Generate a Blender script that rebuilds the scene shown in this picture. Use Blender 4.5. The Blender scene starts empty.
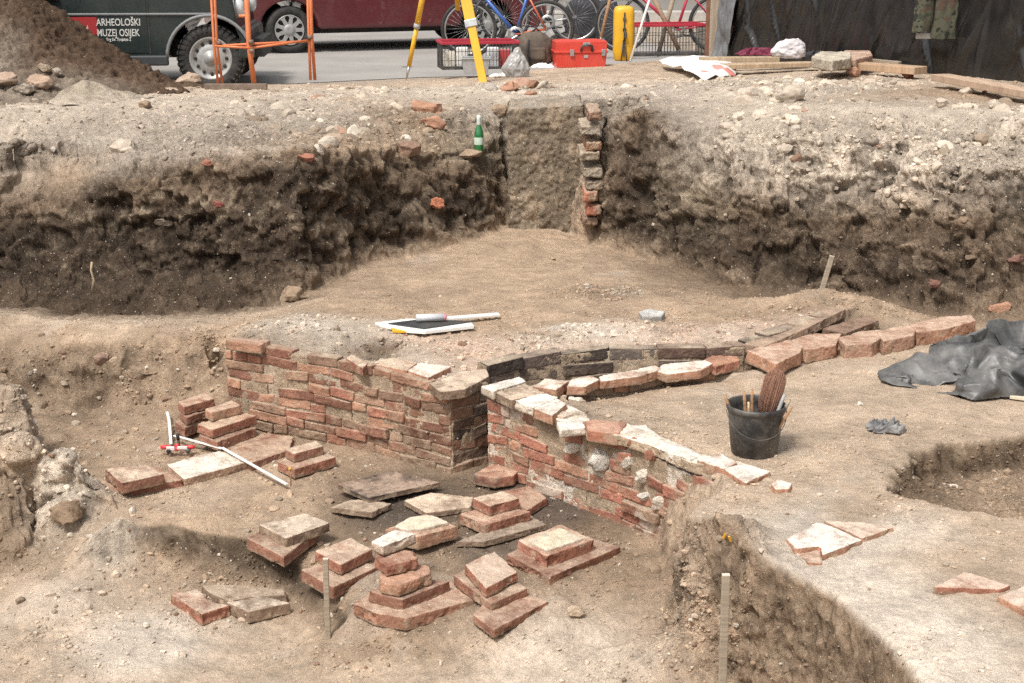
import bpy, bmesh, math, random
import numpy as np
from mathutils import Vector, Matrix
from mathutils.geometry import delaunay_2d_cdt, tessellate_polygon

C = bpy.context.scene
COL = C.collection
random.seed(7)
RNG = np.random.default_rng(11)

# ------------------------------------------------------------------ camera
F, ZC, TH = 1450.0, 1.35, math.atan(411 / 1450.0)
cd = bpy.data.cameras.new("camera")
cam = bpy.data.objects.new("camera", cd)
COL.objects.link(cam)
cam.location = (0, 0, ZC)
cam.rotation_euler = (math.pi / 2 - TH, 0, 0)
cd.sensor_width = 36.0
cd.lens = 36.0 * F / 1024.0
cd.clip_start = 0.1
cd.clip_end = 1000
C.camera = cam

# ------------------------------------------------------------------ light: bright overcast
SUN_EL, SUN_AZ = 58.0, -35.0          # azimuth measured from behind the camera, negative = from the left
w = bpy.data.worlds.new("World")
C.world = w
w.use_nodes = True
nt = w.node_tree
bg = nt.nodes["Background"]
sky = nt.nodes.new("ShaderNodeTexSky")
sky.sky_type = 'NISHITA'
sky.sun_disc = False
sky.sun_elevation = math.radians(SUN_EL)
sky.sun_rotation = math.radians(180 - SUN_AZ)
sky.air_density = 1.0
sky.dust_density = 4.0
sky.ozone_density = 1.0
hs = nt.nodes.new("ShaderNodeHueSaturation")
hs.inputs["Saturation"].default_value = 0.22     # cloud cover: hardly any blue left
nt.links.new(sky.outputs[0], hs.inputs["Color"])
nt.links.new(hs.outputs[0], bg.inputs[0])
bg.inputs[1].default_value = 0.085
sl = bpy.data.lights.new("sun", 'SUN')
sl.energy = 1.5
sl.angle = math.radians(12)
sl.color = (1.0, 0.96, 0.90)
so = bpy.data.objects.new("sun", sl)
COL.objects.link(so)
so.location = (0, 0, 20)
_a, _e = math.radians(SUN_AZ), math.radians(SUN_EL)
_d = Vector((math.sin(_a) * math.cos(_e), -math.cos(_a) * math.cos(_e), math.sin(_e)))   # towards the sun
so.rotation_euler = _d.to_track_quat('Z', 'Y').to_euler()
vs = C.view_settings
vs.view_transform = 'Standard'
vs.look = 'None'
vs.exposure = 1.06
vs.gamma = 1.0
vs.use_curve_mapping = False
C.render.engine = 'CYCLES'
C.cycles.use_denoising = False
C.cycles.denoising_prefilter = 'NONE'
C.cycles.denoising_input_passes = 'RGB_ALBEDO_NORMAL'
C.cycles.max_bounces = 6

# ------------------------------------------------------------------ camera geometry helpers (measuring only)
CT, ST = math.cos(TH), math.sin(TH)
def ray(px, py):
    x, y = (px - 512) / F, (py - 341.5) / F
    return x, CT - y * ST, -(ST + y * CT)
def P(px, py, z):
    x, f, d = ray(px, py)
    t = (z - ZC) / d
    return (x * t, f * t, z)
def PY(px, py, Y):
    x, f, d = ray(px, py)
    t = Y / f
    return (x * t, Y, ZC + d * t)
def V(*a): return Vector(a)

# ------------------------------------------------------------------ noise
def _hash(ix, iy, iz, seed):
    h = (ix * 374761393 + iy * 668265263 + iz * 2147483647 + seed * 974634541) & 0xFFFFFFFF
    h = ((h ^ (h >> 13)) * 1274126177) & 0xFFFFFFFF
    h = ((h ^ (h >> 16)) * 2246822519) & 0xFFFFFFFF
    h = h ^ (h >> 15)
    return (h & 0xFFFFFF).astype(np.float64) / 0xFFFFFF * 2 - 1
def vn(p, seed=0):
    p = np.asarray(p, float)
    i = np.floor(p).astype(np.int64)
    f = p - i
    f = f * f * f * (f * (f * 6 - 15) + 10)
    out = 0
    for a in (0, 1):
        wa = f[:, 0] if a else 1 - f[:, 0]
        for b in (0, 1):
            wb = f[:, 1] if b else 1 - f[:, 1]
            for c in (0, 1):
                wc = f[:, 2] if c else 1 - f[:, 2]
                out = out + wa * wb * wc * _hash(i[:, 0] + a, i[:, 1] + b, i[:, 2] + c, seed)
    return out
def fbm(p, freq, octs, gain=0.5, seed=0, lac=2.13):
    p = np.asarray(p, float)
    o, a, n = 0, 1.0, 0
    for k in range(octs):
        o = o + a * vn(p * freq + 17.3 * k, seed + k)
        n += a
        a *= gain
        freq *= lac
    return o / n
def worley(p, seed=0):
    p = np.asarray(p, float)
    i = np.floor(p).astype(np.int64)
    best = np.full(len(p), 9.0)
    for a in (-1, 0, 1):
        for b in (-1, 0, 1):
            for c in (-1, 0, 1):
                q = i + (a, b, c)
                jx = _hash(q[:, 0], q[:, 1], q[:, 2], seed) * .45 + .5
                jy = _hash(q[:, 0], q[:, 1], q[:, 2], seed + 1) * .45 + .5
                jz = _hash(q[:, 0], q[:, 1], q[:, 2], seed + 2) * .45 + .5
                d = (q[:, 0] + jx - p[:, 0]) ** 2 + (q[:, 1] + jy - p[:, 1]) ** 2 + (q[:, 2] + jz - p[:, 2]) ** 2
                best = np.minimum(best, d)
    return np.sqrt(best)
def clods(p, seed=0):
    """random value of the nearest cell: broken, blocky earth"""
    p = np.asarray(p, float)
    i = np.floor(p).astype(np.int64)
    best = np.full(len(p), 9.0); val = np.zeros(len(p))
    for a in (-1, 0, 1):
        for b in (-1, 0, 1):
            for c in (-1, 0, 1):
                x, y, z = i[:, 0] + a, i[:, 1] + b, i[:, 2] + c
                d = (x + _hash(x, y, z, seed) * .45 + .5 - p[:, 0]) ** 2 + (y + _hash(x, y, z, seed + 1) * .45 + .5 - p[:, 1]) ** 2 + (z + _hash(x, y, z, seed + 2) * .45 + .5 - p[:, 2]) ** 2
                m = d < best
                best = np.where(m, d, best); val = np.where(m, _hash(x, y, z, seed + 7), val)
    return val
def sstep(a, b, x):
    t = np.clip((x - a) / (b - a), 0, 1)
    return t * t * (3 - 2 * t)

# ------------------------------------------------------------------ triangle-mesh tools
def refine(Vx, A, T, L, passes=8, cond=None):
    """split every edge longer than L(midpoint, ends) until none is left; A are attributes carried along"""
    for _ in range(passes):
        e = np.sort(np.concatenate([T[:, [0, 1]], T[:, [1, 2]], T[:, [2, 0]]]), axis=1)
        key = e[:, 0].astype(np.int64) * len(Vx) + e[:, 1]
        uk, inv = np.unique(key, return_inverse=True)
        u = np.stack([uk // len(Vx), uk % len(Vx)], 1)
        a, b = Vx[u[:, 0]], Vx[u[:, 1]]
        ln = np.linalg.norm(a - b, axis=1)
        lim = L(0.5 * (a + b)) if callable(L) else L
        mk = ln > lim
        if cond is not None:
            mk &= cond(0.5 * (a + b), ln)
        if not mk.any():
            break
        idx = np.full(len(u), -1)
        idx[mk] = len(Vx) + np.arange(mk.sum())
        Vx = np.concatenate([Vx, 0.5 * (a + b)[mk]])
        A = np.concatenate([A, 0.5 * (A[u[mk, 0]] + A[u[mk, 1]])])
        n = len(T)
        m = idx[inv].reshape(3, n).T
        code = (m[:, 0] >= 0) * 1 + (m[:, 1] >= 0) * 2 + (m[:, 2] >= 0) * 4
        out = [T[code == 0]]
        for r, c in ((0, 1), (1, 2), (2, 4)):
            s = code == c
            if s.any():
                t, mm = np.roll(T[s], -r, 1), np.roll(m[s], -r, 1)
                out += [np.stack([t[:, 0], mm[:, 0], t[:, 2]], 1), np.stack([mm[:, 0], t[:, 1], t[:, 2]], 1)]
        for r, c in ((0, 3), (1, 6), (2, 5)):
            s = code == c
            if s.any():
                t, mm = np.roll(T[s], -r, 1), np.roll(m[s], -r, 1)
                out += [np.stack([t[:, 1], mm[:, 1], mm[:, 0]], 1), np.stack([t[:, 0], mm[:, 0], mm[:, 1]], 1),
                        np.stack([t[:, 0], mm[:, 1], t[:, 2]], 1)]
        s = code == 7
        if s.any():
            t, mm = T[s], m[s]
            out += [np.stack([t[:, 0], mm[:, 0], mm[:, 2]], 1), np.stack([mm[:, 0], t[:, 1], mm[:, 1]], 1),
                    np.stack([mm[:, 2], mm[:, 1], t[:, 2]], 1), mm.copy()]
        T = np.concatenate(out)
    return Vx, A, T
def adj_mean(Vx, T):
    e = np.concatenate([T[:, [0, 1]], T[:, [1, 2]], T[:, [2, 0]]])
    s = np.zeros_like(Vx)
    n = np.zeros(len(Vx))
    for a, b in ((0, 1), (1, 0)):
        for k in range(Vx.shape[1]):
            s[:, k] += np.bincount(e[:, a], weights=Vx[e[:, b], k], minlength=len(Vx))
        n += np.bincount(e[:, a], minlength=len(Vx))
    return s / np.maximum(n, 1)[:, None]
def smooth(Vx, T, it, k=0.5):
    for _ in range(it):
        Vx = Vx + k * (adj_mean(Vx, T) - Vx)
    return Vx
def vnormals(Vx, T):
    fn = np.cross(Vx[T[:, 1]] - Vx[T[:, 0]], Vx[T[:, 2]] - Vx[T[:, 0]])
    n = np.zeros_like(Vx)
    for c in range(3):
        for k in range(3):
            n[:, k] += np.bincount(T[:, c], weights=fn[:, k], minlength=len(Vx))
    return n / np.maximum(np.linalg.norm(n, axis=1), 1e-12)[:, None]
def tri_mesh(name, Vx, T, col=None, smooth_shade=True, rough=None):
    used = np.zeros(len(Vx), bool); used[T.ravel()] = True
    if not used.all():
        new = np.cumsum(used) - 1
        Vx, T = Vx[used], new[T]
        col = col[used] if col is not None else None
        rough = rough[used] if rough is not None else None
    me = bpy.data.meshes.new(name)
    me.vertices.add(len(Vx))
    me.vertices.foreach_set("co", np.ascontiguousarray(Vx, dtype=np.float32).ravel())
    me.loops.add(len(T) * 3)
    me.loops.foreach_set("vertex_index", np.ascontiguousarray(T, dtype=np.int32).ravel())
    me.polygons.add(len(T))
    me.polygons.foreach_set("loop_start", np.arange(0, len(T) * 3, 3, dtype=np.int32))
    me.polygons.foreach_set("use_smooth", np.full(len(T), smooth_shade))
    if col is not None:
        at = me.color_attributes.new("Col", 'FLOAT_COLOR', 'POINT')
        at.data.foreach_set("color", np.concatenate([col, np.ones((len(col), 1))], 1).astype(np.float32).ravel())
    if rough is not None:
        at = me.attributes.new("rough", 'FLOAT', 'POINT')
        at.data.foreach_set("value", np.asarray(rough, dtype=np.float32))
    me.update(calc_edges=True)
    me.validate()
    return me

# ------------------------------------------------------------------ scene bookkeeping
def link(name, data, mat=None, parent=None, loc=(0, 0, 0)):
    o = bpy.data.objects.new(name, data)
    COL.objects.link(o)
    o.location = loc
    if mat is not None:
        data.materials.append(mat)
    if parent is not None:
        o.parent = parent
    return o
def tag(o, label, cat, group=None, kind=None):
    if label: o["label"] = label
    if cat: o["category"] = cat
    if group: o["group"] = group
    if kind: o["kind"] = kind
    return o
def thing(name, label, cat, loc, rz=0.0, group=None):
    o = link(name, None, loc=loc)
    o.rotation_euler = (0, 0, rz)
    return tag(o, label, cat, group)

class MB:
    """collects boxes, tubes and turned shapes; build() links them as ONE mesh object"""
    def __init__(s): s.v, s.f, s.sm = [], [], []
    def add(s, vs, fs, sm=False):
        o = len(s.v)
        s.v += [tuple(v) for v in vs]
        s.f += [[i + o for i in f] for f in fs]
        s.sm += [sm] * len(fs)
    def box(s, c, d, m=None):
        x, y, z = d[0] / 2, d[1] / 2, d[2] / 2
        vs = [Vector(q) for q in ((-x, -y, -z), (x, -y, -z), (x, y, -z), (-x, y, -z), (-x, -y, z), (x, -y, z), (x, y, z), (-x, y, z))]
        c = Vector(c)
        vs = [(m @ q if m else q) + c for q in vs]
        s.add(vs, [[3, 2, 1, 0], [4, 5, 6, 7], [0, 1, 5, 4], [1, 2, 6, 5], [2, 3, 7, 6], [3, 0, 4, 7]])
        return s
    def bar(s, a, b, wd, th=None, up=(0, 0, 1)):
        a, b = Vector(a), Vector(b)
        th = th or wd
        d = (b - a).normalized()
        u = Vector(up)
        if abs(d.dot(u)) > .99: u = Vector((0, 1, 0))
        r = d.cross(u).normalized(); u = r.cross(d)
        vs = []
        for p in (a, b):
            for i, j in ((-1, -1), (1, -1), (1, 1), (-1, 1)):
                vs.append(p + r * i * wd / 2 + u * j * th / 2)
        s.add(vs, [[3, 2, 1, 0], [4, 5, 6, 7], [0, 1, 5, 4], [1, 2, 6, 5], [2, 3, 7, 6], [3, 0, 4, 7]])
        return s
    def tube(s, pts, r, n=10, closed=False, cap=True):
        pts = [Vector(p) for p in pts]
        rs = r if isinstance(r, (list, tuple)) else [r] * len(pts)
        N = len(pts)
        rings = []
        pu = None
        for i, p in enumerate(pts):
            if closed: d = pts[(i + 1) % N] - pts[i - 1]
            else: d = pts[min(i + 1, N - 1)] - pts[max(i - 1, 0)]
            d.normalize()
            if pu is None:
                pu = Vector((0, 0, 1)) if abs(d.z) < .9 else Vector((0, 1, 0))
            u = (pu - d * pu.dot(d)).normalized(); pu = u
            v = d.cross(u)
            rings.append([p + (u * math.cos(2 * math.pi * k / n) + v * math.sin(2 * math.pi * k / n)) * rs[i] for k in range(n)])
        vs = [q for rg in rings for q in rg]
        fs = []
        for i in range(N if closed else N - 1):
            j = (i + 1) % N
            for k in range(n):
                l = (k + 1) % n
                fs.append([i * n + k, i * n + l, j * n + l, j * n + k])
        if cap and not closed:
            fs.append(list(range(n))[::-1]); fs.append([(N - 1) * n + k for k in range(n)])
        s.add(vs, fs, True)
        return s
    def lathe(s, prof, n=32, c=(0, 0, 0), axis='Z', cap=True):
        """prof: list of (radius, height)"""
        c = Vector(c)
        vs = []
        for r, h in prof:
            for k in range(n):
                a = 2 * math.pi * k / n
                x, y = r * math.cos(a), r * math.sin(a)
                vs.append(c + (V(x, y, h) if axis == 'Z' else V(x, h, -y) if axis == 'Y' else V(h, x, y)))
        fs = []
        for i in range(len(prof) - 1):
            for k in range(n):
                l = (k + 1) % n
                fs.append([i * n + k, i * n + l, (i + 1) * n + l, (i + 1) * n + k])
        if cap:
            fs.append(list(range(n))[::-1]); fs.append([(len(prof) - 1) * n + k for k in range(n)])
        s.add(vs, fs, True)
        return s
    def prism(s, poly, y0, y1):
        """poly in (x,z), extruded along y"""
        n = len(poly)
        vs = [(x, y0, z) for x, z in poly] + [(x, y1, z) for x, z in poly]
        tr = tessellate_polygon([[Vector((x, z, 0)) for x, z in poly]])
        fs = [list(t) for t in tr] + [[i + n for i in t][::-1] for t in tr]
        fs += [[i, (i + 1) % n, (i + 1) % n + n, i + n] for i in range(n)]
        s.add(vs, fs)
        return s
    def build(s, name, mat, parent=None, loc=(0, 0, 0), bevel=0, seg=2):
        me = bpy.data.meshes.new(name)
        me.from_pydata(s.v, [], s.f)
        bm = bmesh.new(); bm.from_mesh(me)
        bmesh.ops.recalc_face_normals(bm, faces=bm.faces)
        bm.to_mesh(me); bm.free()
        me.polygons.foreach_set("use_smooth", s.sm)
        me.update()
        o = link(name, me, mat, parent, loc)
        if bevel:
            b = o.modifiers.new("bevel", 'BEVEL'); b.width = bevel; b.segments = seg; b.limit_method = 'ANGLE'
            b.angle_limit = math.radians(40)
        return o

# ------------------------------------------------------------------ materials
def mat_new(name):
    m = bpy.data.materials.new(name); m.use_nodes = True
    return m, m.node_tree, m.node_tree.nodes["Principled BSDF"]
def N(nt, t, **kw):
    n = nt.nodes.new(t)
    for k, v in kw.items():
        if k in n.inputs: n.inputs[k].default_value = v
        else: setattr(n, k, v)
    return n
def ramp(nt, src, stops):
    r = nt.nodes.new("ShaderNodeValToRGB")
    el = r.color_ramp.elements
    while len(el) < len(stops): el.new(0.5)
    for e, (p, c) in zip(el, stops):
        e.position = p
        e.color = (c, c, c, 1) if isinstance(c, (int, float)) else (*c, 1)
    nt.links.new(src, r.inputs[0])
    return r.outputs[0]
def mixc(nt, fac, a, b, mode='MIX'):
    m = nt.nodes.new("ShaderNodeMix"); m.data_type = 'RGBA'; m.blend_type = mode
    for s, v in ((m.inputs[0], fac), (m.inputs[6], a), (m.inputs[7], b)):
        if hasattr(v, "is_output"): nt.links.new(v, s)
        elif isinstance(v, (int, float)): s.default_value = v
        else: s.default_value = (*v, 1)
    return m.outputs[2]
def earth(name, speck=0.5, grain=1.0, bump=1.0, clod=0.0, attr=True, base=None, speckcol=(.72, .66, .56), rough=.95):
    """soil / brick / mortar: the mesh's own colour, broken by grain, crumbs and small pale inclusions"""
    m, nt, b = mat_new(name)
    tc = N(nt, "ShaderNodeNewGeometry")
    pos = tc.outputs["Position"]
    if attr:
        a = N(nt, "ShaderNodeAttribute", attribute_name="Col"); c = a.outputs["Color"]
    else:
        c = base
    n1 = N(nt, "ShaderNodeTexNoise", Scale=9.0, Detail=6.0, Roughness=.62)
    n2 = N(nt, "ShaderNodeTexNoise", Scale=70.0 , Detail=5.0, Roughness=.7)
    n3 = N(nt, "ShaderNodeTexNoise", Scale=260.0, Detail=2.0, Roughness=.6)
    vo = N(nt, "ShaderNodeTexVoronoi", Scale=42.0); vo.feature = 'F1'
    vc = N(nt, "ShaderNodeTexVoronoi", Scale=105.0)
    for q in (n1, n2, n3, vo, vc): nt.links.new(pos, q.inputs["Vector"])
    g = .22 * grain
    c = mixc(nt, 1.0, c, ramp(nt, n1.outputs[0], [(.28, 1 - g), (.72, 1 + g)]), 'MULTIPLY')
    c = mixc(nt, 1.0, c, ramp(nt, n2.outputs[0], [(.25, 1 - 1.2 * g), (.75, 1 + 1.0 * g)]), 'MULTIPLY')
    if speck:
        for v, lim in ((vo, .20), (vc, .24)):
            rr = N(nt, "ShaderNodeSeparateColor"); nt.links.new(v.outputs["Color"], rr.inputs[0])
            near = ramp(nt, v.outputs["Distance"], [(lim * .75, 1), (lim, 0)])
            some = ramp(nt, rr.outputs[0], [(1 - .30 * speck, 0), (1 - .28 * speck, 1)])
            mm = N(nt, "ShaderNodeMath", operation='MULTIPLY')
            nt.links.new(near, mm.inputs[0]); nt.links.new(some, mm.inputs[1])
            tone = mixc(nt, rr.outputs[1], speckcol, (.25, .19, .14))
            c = mixc(nt, mm.outputs[0], c, tone)
    nt.links.new(c, b.inputs["Base Color"])
    b.inputs["Roughness"].default_value = rough
    b.inputs["Specular IOR Level"].default_value = 0.15
    h = mixc(nt, .45, n2.outputs[0], n3.outputs[0])
    bp = N(nt, "ShaderNodeBump", Strength=.95 * bump, Distance=.022)
    n5 = N(nt, "ShaderNodeTexNoise", Scale=33.0, Detail=4.0, Roughness=.65); nt.links.new(pos, n5.inputs["Vector"])
    h = mixc(nt, .5, h, n5.outputs[0])
    nt.links.new(h, bp.inputs["Height"]); nt.links.new(bp.outputs[0], b.inputs["Normal"])
    if clod:
        n4 = N(nt, "ShaderNodeTexNoise", Scale=19.0, Detail=8.0, Roughness=.68, Distortion=.5)
        v4 = N(nt, "ShaderNodeTexVoronoi", Scale=30.0); v4.inputs["Randomness"].default_value = 1
        wv = N(nt, "ShaderNodeVectorMath", operation='ADD'); sc4 = N(nt, "ShaderNodeVectorMath", operation='SCALE'); sc4.inputs[3].default_value = .05
        nt.links.new(n4.outputs["Color"], sc4.inputs[0]); nt.links.new(pos, wv.inputs[0]); nt.links.new(sc4.outputs[0], wv.inputs[1])
        nt.links.new(pos, n4.inputs["Vector"]); nt.links.new(wv.outputs[0], v4.inputs["Vector"])
        b4 = N(nt, "ShaderNodeBump", Strength=clod, Distance=.05); b5 = N(nt, "ShaderNodeBump", Strength=clod * .8, Distance=.02); b5.invert = True
        nt.links.new(n4.outputs[0], b4.inputs["Height"]); nt.links.new(v4.outputs["Distance"], b5.inputs["Height"])
        # only crumbly ground is lumpy; trampled floors stay flat
        am = N(nt, "ShaderNodeAttribute", attribute_name="rough")
        for q in (b4, b5):
            mm = N(nt, "ShaderNodeMath", operation='MULTIPLY'); mm.inputs[1].default_value = clod
            nt.links.new(am.outputs["Fac"], mm.inputs[0]); nt.links.new(mm.outputs[0], q.inputs["Strength"])
        nt.links.new(b4.outputs[0], b5.inputs["Normal"]); nt.links.new(b5.outputs[0], bp.inputs["Normal"])
    return m
def plain(name, col, rough=.6, var=.18, scale=12.0, metal=0.0, spec=.5, bump=0.0, dirt=0.0, dirtcol=(.36, .29, .21), coat=0.0):
    """painted, plastic, wood or cloth surfaces: colour with uneven tone and dust"""
    m, nt, b = mat_new(name)
    tc = N(nt, "ShaderNodeTexCoord")
    n1 = N(nt, "ShaderNodeTexNoise", Scale=scale, Detail=7.0, Roughness=.65)
    nt.links.new(tc.outputs["Object"], n1.inputs["Vector"])
    c = mixc(nt, 1.0, col, ramp(nt, n1.outputs[0], [(.25, 1 - var), (.75, 1 + var)]), 'MULTIPLY')
    if dirt:
        n2 = N(nt, "ShaderNodeTexNoise", Scale=scale * .35 + 3, Detail=9.0, Roughness=.72)
        nt.links.new(tc.outputs["Object"], n2.inputs["Vector"])
        c = mixc(nt, ramp(nt, n2.outputs[0], [(.42, 0.0), (.75, dirt)]), c, dirtcol)
    nt.links.new(c, b.inputs["Base Color"])
    nt.links.new(ramp(nt, n1.outputs[0], [(.2, max(0, rough - .12)), (.8, min(1, rough + .12))]), b.inputs["Roughness"])
    b.inputs["Metallic"].default_value = metal
    b.inputs["Specular IOR Level"].default_value = spec
    b.inputs["Coat Weight"].default_value = coat
    if bump:
        bp = N(nt, "ShaderNodeBump", Strength=bump, Distance=.004)
        n3 = N(nt, "ShaderNodeTexNoise", Scale=scale * 9, Detail=3.0)
        nt.links.new(tc.outputs["Object"], n3.inputs["Vector"])
        nt.links.new(n3.outputs[0], bp.inputs["Height"]); nt.links.new(bp.outputs[0], b.inputs["Normal"])
    return m
def wood(name, col, dirt=.35, scale=(3, 3, 60)):
    m, nt, b = mat_new(name)
    tc = N(nt, "ShaderNodeTexCoord"); mp = N(nt, "ShaderNodeMapping")
    mp.inputs["Scale"].default_value = scale
    n1 = N(nt, "ShaderNodeTexNoise", Scale=1.0, Detail=6.0, Roughness=.7, Distortion=.6)
    nt.links.new(tc.outputs["Object"], mp.inputs[0]); nt.links.new(mp.outputs[0], n1.inputs["Vector"])
    c = mixc(nt, 1.0, col, ramp(nt, n1.outputs[0], [(.3, .62), (.7, 1.25)]), 'MULTIPLY')
    n2 = N(nt, "ShaderNodeTexNoise", Scale=8.0, Detail=8.0)
    nt.links.new(tc.outputs["Object"], n2.inputs["Vector"])
    c = mixc(nt, ramp(nt, n2.outputs[0], [(.42, 0.0), (.7, dirt)]), c, (.36, .29, .21))
    nt.links.new(c, b.inputs["Base Color"]); b.inputs["Roughness"].default_value = .85
    bp = N(nt, "ShaderNodeBump", Strength=.4, Distance=.004)
    nt.links.new(n1.outputs[0], bp.inputs["Height"]); nt.links.new(bp.outputs[0], b.inputs["Normal"])
    return m
M = {}
M['soil'] = earth("soil", speck=.35, clod=.6, grain=.9)
M['heap'] = earth("heap_soil", speck=.15, bump=1.3, clod=.8)
M['brick'] = earth("brick", speck=.12, grain=.9, bump=.7)
M['mortar'] = earth("mortar", speck=.9, grain=1.1, bump=1.2)
M['stone'] = earth("stone", speck=.2, grain=.8, bump=.6)
# ================================================================== THE GROUND (one sheet: street level, sections, terraces, sunken room)
TAN = (.40, .293, .203); PALE = (.47, .395, .315); GREY = (.36, .30, .24); DARK = (.070, .050, .035)
MID = (.185, .132, .09); BRN = (.31, .225, .155); WHITE = (.58, .495, .405); CUT = (.27, .212, .15); ROSE = (.52, .385, .29)
LITE = (.455, .35, .255); DEEP = (.095, .066, .044)
TP, TA = [], []                     # control points; attributes: r g b amplitude rubble
def pt(p, col, amp=.006, rub=.15):
    TP.append(p); TA.append((*col, amp, rub))
def chain(pts, col, amp=.006, rub=.15, step=.05):
    """pts: world points, optionally (point, colour, amp, rub)"""
    q = []
    for e in pts:
        if isinstance(e[0], (tuple, list)):
            p = e[0]; c = e[1] if len(e) > 1 else col; a = e[2] if len(e) > 2 else amp; r = e[3] if len(e) > 3 else rub
        else:
            p, c, a, r = e, col, amp, rub
        q.append(np.array((*p, *c, a, r), float))
    for a, b in zip(q[:-1], q[1:]):
        n = max(1, int(np.linalg.norm((b - a)[:2]) / step))
        for k in range(n):
            v = a + (b - a) * k / n
            TP.append(tuple(v[:3])); TA.append(tuple(v[3:]))
    TP.append(tuple(q[-1][:3])); TA.append(tuple(q[-1][3:]))
def off(path, d):
    """shift a horizontal path to its left (d>0), z kept"""
    out = []
    for i, p in enumerate(path):
        a = np.array(path[max(i - 1, 0)][:2]); b = np.array(path[min(i + 1, len(path) - 1)][:2])
        t = (b - a) / np.linalg.norm(b - a)
        out.append((p[0] - t[1] * d, p[1] + t[0] * d, p[2]))
    return out
def setz(path, z): return [(p[0], p[1], z) for p in path]

ZT, ZF = -.95, -1.40
# --- faces of the brick walls (floor line of the visible face)
W1 = [P(222, 408, ZF), P(255, 430, ZF), P(300, 434, ZF), P(350, 445, ZF), P(393, 454, ZF), P(433, 467, ZF), P(452, 473, ZF)]
W1 = [P(229, 425, ZF), P(352, 447, ZF), P(452, 473, ZF)]
WP = [W1[-1], P(489, 463, ZF)]
W2 = [P(487, 465, ZF), P(500, 480, ZF), P(560, 508, ZF), P(628, 522, ZF), P(690, 550, ZF), P(742, 580, ZF)]
W2 = [P(487, 475, ZF), P(628, 524, ZF), P(742, 580, ZF)]
W3 = [P(487, 364, -.90), P(526, 357, -.90), P(601, 349, -.90), P(687, 347, -.89), P(745, 345, -.89), P(775, 333, -.86), P(845, 309, -.82)]
W4 = [P(530, 384, -.92), P(599, 377, -.92), P(659, 367, -.92), P(716, 361, -.92)]

# --- far section: bottom, steep cut, crest
sb = [(-160, 300, -1.06), (-80, 303, -1.08), (0, 303, -1.09), (60, 311, -1.11), (140, 314, -1.11), (230, 309, -1.08), (290, 301, -1.01),
      (330, 284, -.97), (370, 263, -.96), (430, 253, -.95), (490, 237, -.93), (512, 218, -.88), (545, 214, -.87), (572, 234, -.93), (600, 247, -.96),
      (640, 258, -.97), (690, 273, -.98), (740, 292, -1.0), (780, 300, -1.02), (840, 296, -1.0), (880, 303, -.98), (930, 318, -.98), (1024, 323, -.98), (1120, 330, -.98)]
sbot = [P(*q) for q in sb]
cm = [DEEP] * 6 + [BRN] * 2 + [TAN] * 7 + [BRN] + [MID] * 8
chain([(p, c, .03 if i < 7 else .014) for i, (p, c) in enumerate(zip(sbot, cm))], TAN)
def above(px, py, back):
    """point seen at (px,py), `back` metres behind the section's foot below it"""
    for (a, pa), (b, pb) in zip(zip(sb, sbot), zip(sb[1:], sbot[1:])):
        if a[0] <= px <= b[0]:
            Y = pa[1] + (pb[1] - pa[1]) * (px - a[0]) / (b[0] - a[0])
            return PY(px, py, Y + back)
# left: slumped dark foot, steep dark cut, then the pale slope
chain([(above(x, y, .35), DARK, .05, .5) for x, y in ((-150, 275), (-80, 272), (0, 270), (60, 274), (140, 275), (220, 268))] +
      [(above(x, y, .15), DARK, .05, .5) for x, y in ((300, 262), (360, 240), (430, 228), (488, 215))], DARK)
chain([(above(x, y, .50), DARK, .06, .5) for x, y in ((-150, 235), (0, 232), (100, 235), (200, 225))] +
      [(above(x, y, .24), DARK, .06, .5) for x, y in ((300, 215), (380, 205), (440, 200), (490, 195))], DARK)
chain([(above(-150, 208, .62), MID, .05, .5), (above(0, 205, .62), MID, .05), (above(60, 205, .62), MID, .05), (above(100, 192, .66), DARK, .05),
       (above(150, 180, .6), MID, .05), (above(200, 168, .6), MID, .06), (above(300, 168, .4), DARK, .06), (above(400, 165, .4), MID, .07),
       (above(470, 172, .36), MID, .06), (above(500, 180, .22), MID, .05)], MID)
chain([(above(-150, 178, .9), GREY, .02, .5), (above(0, 176, .9), GREY, .02, .5), (above(70, 178, .85), BRN, .02), (above(120, 162, .8), GREY, .03),
       (above(200, 150, .75), GREY, .04, .9), (above(300, 150, .55), BRN, .05, .9), (above(400, 146, .50), BRN, .06, .9), (above(470, 152, .44), CUT, .04, .6),
       (above(502, 158, .3), CUT, .03)], GREY)
chain([PY(-150, 140, 10.4), PY(0, 140, 10.4), PY(60, 142, 10.5), PY(130, 138, 10.7), PY(230, 128, 11.0), PY(330, 122, 11.3), (PY(410, 116, 11.5), BRN, .04, 1),
       (PY(470, 114, 11.75), GREY, .03, 1), (PY(500, 116, 11.8), GREY, .03, 1)], GREY, .032, .9)
def hit(px, py, rad=3.0):
    """where the line of sight at a pixel meets the ground: distance north"""
    global _pp
    if _pp is None:
        q = gv - camp
        ax = q[:, 1] * CT - q[:, 2] * ST
        ax = np.where(ax > .1, ax, 1e9)
        _pp = np.stack([512 + F * q[:, 0] / ax, 341.5 - F * (q[:, 1] * ST + q[:, 2] * CT) / ax, gv[:, 1]], 1)
    m = (np.abs(_pp[:, 0] - px) < rad) & (np.abs(_pp[:, 1] - py) < rad)
    return float(_pp[m, 2].min()) if m.any() else None
_pp = None
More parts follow.
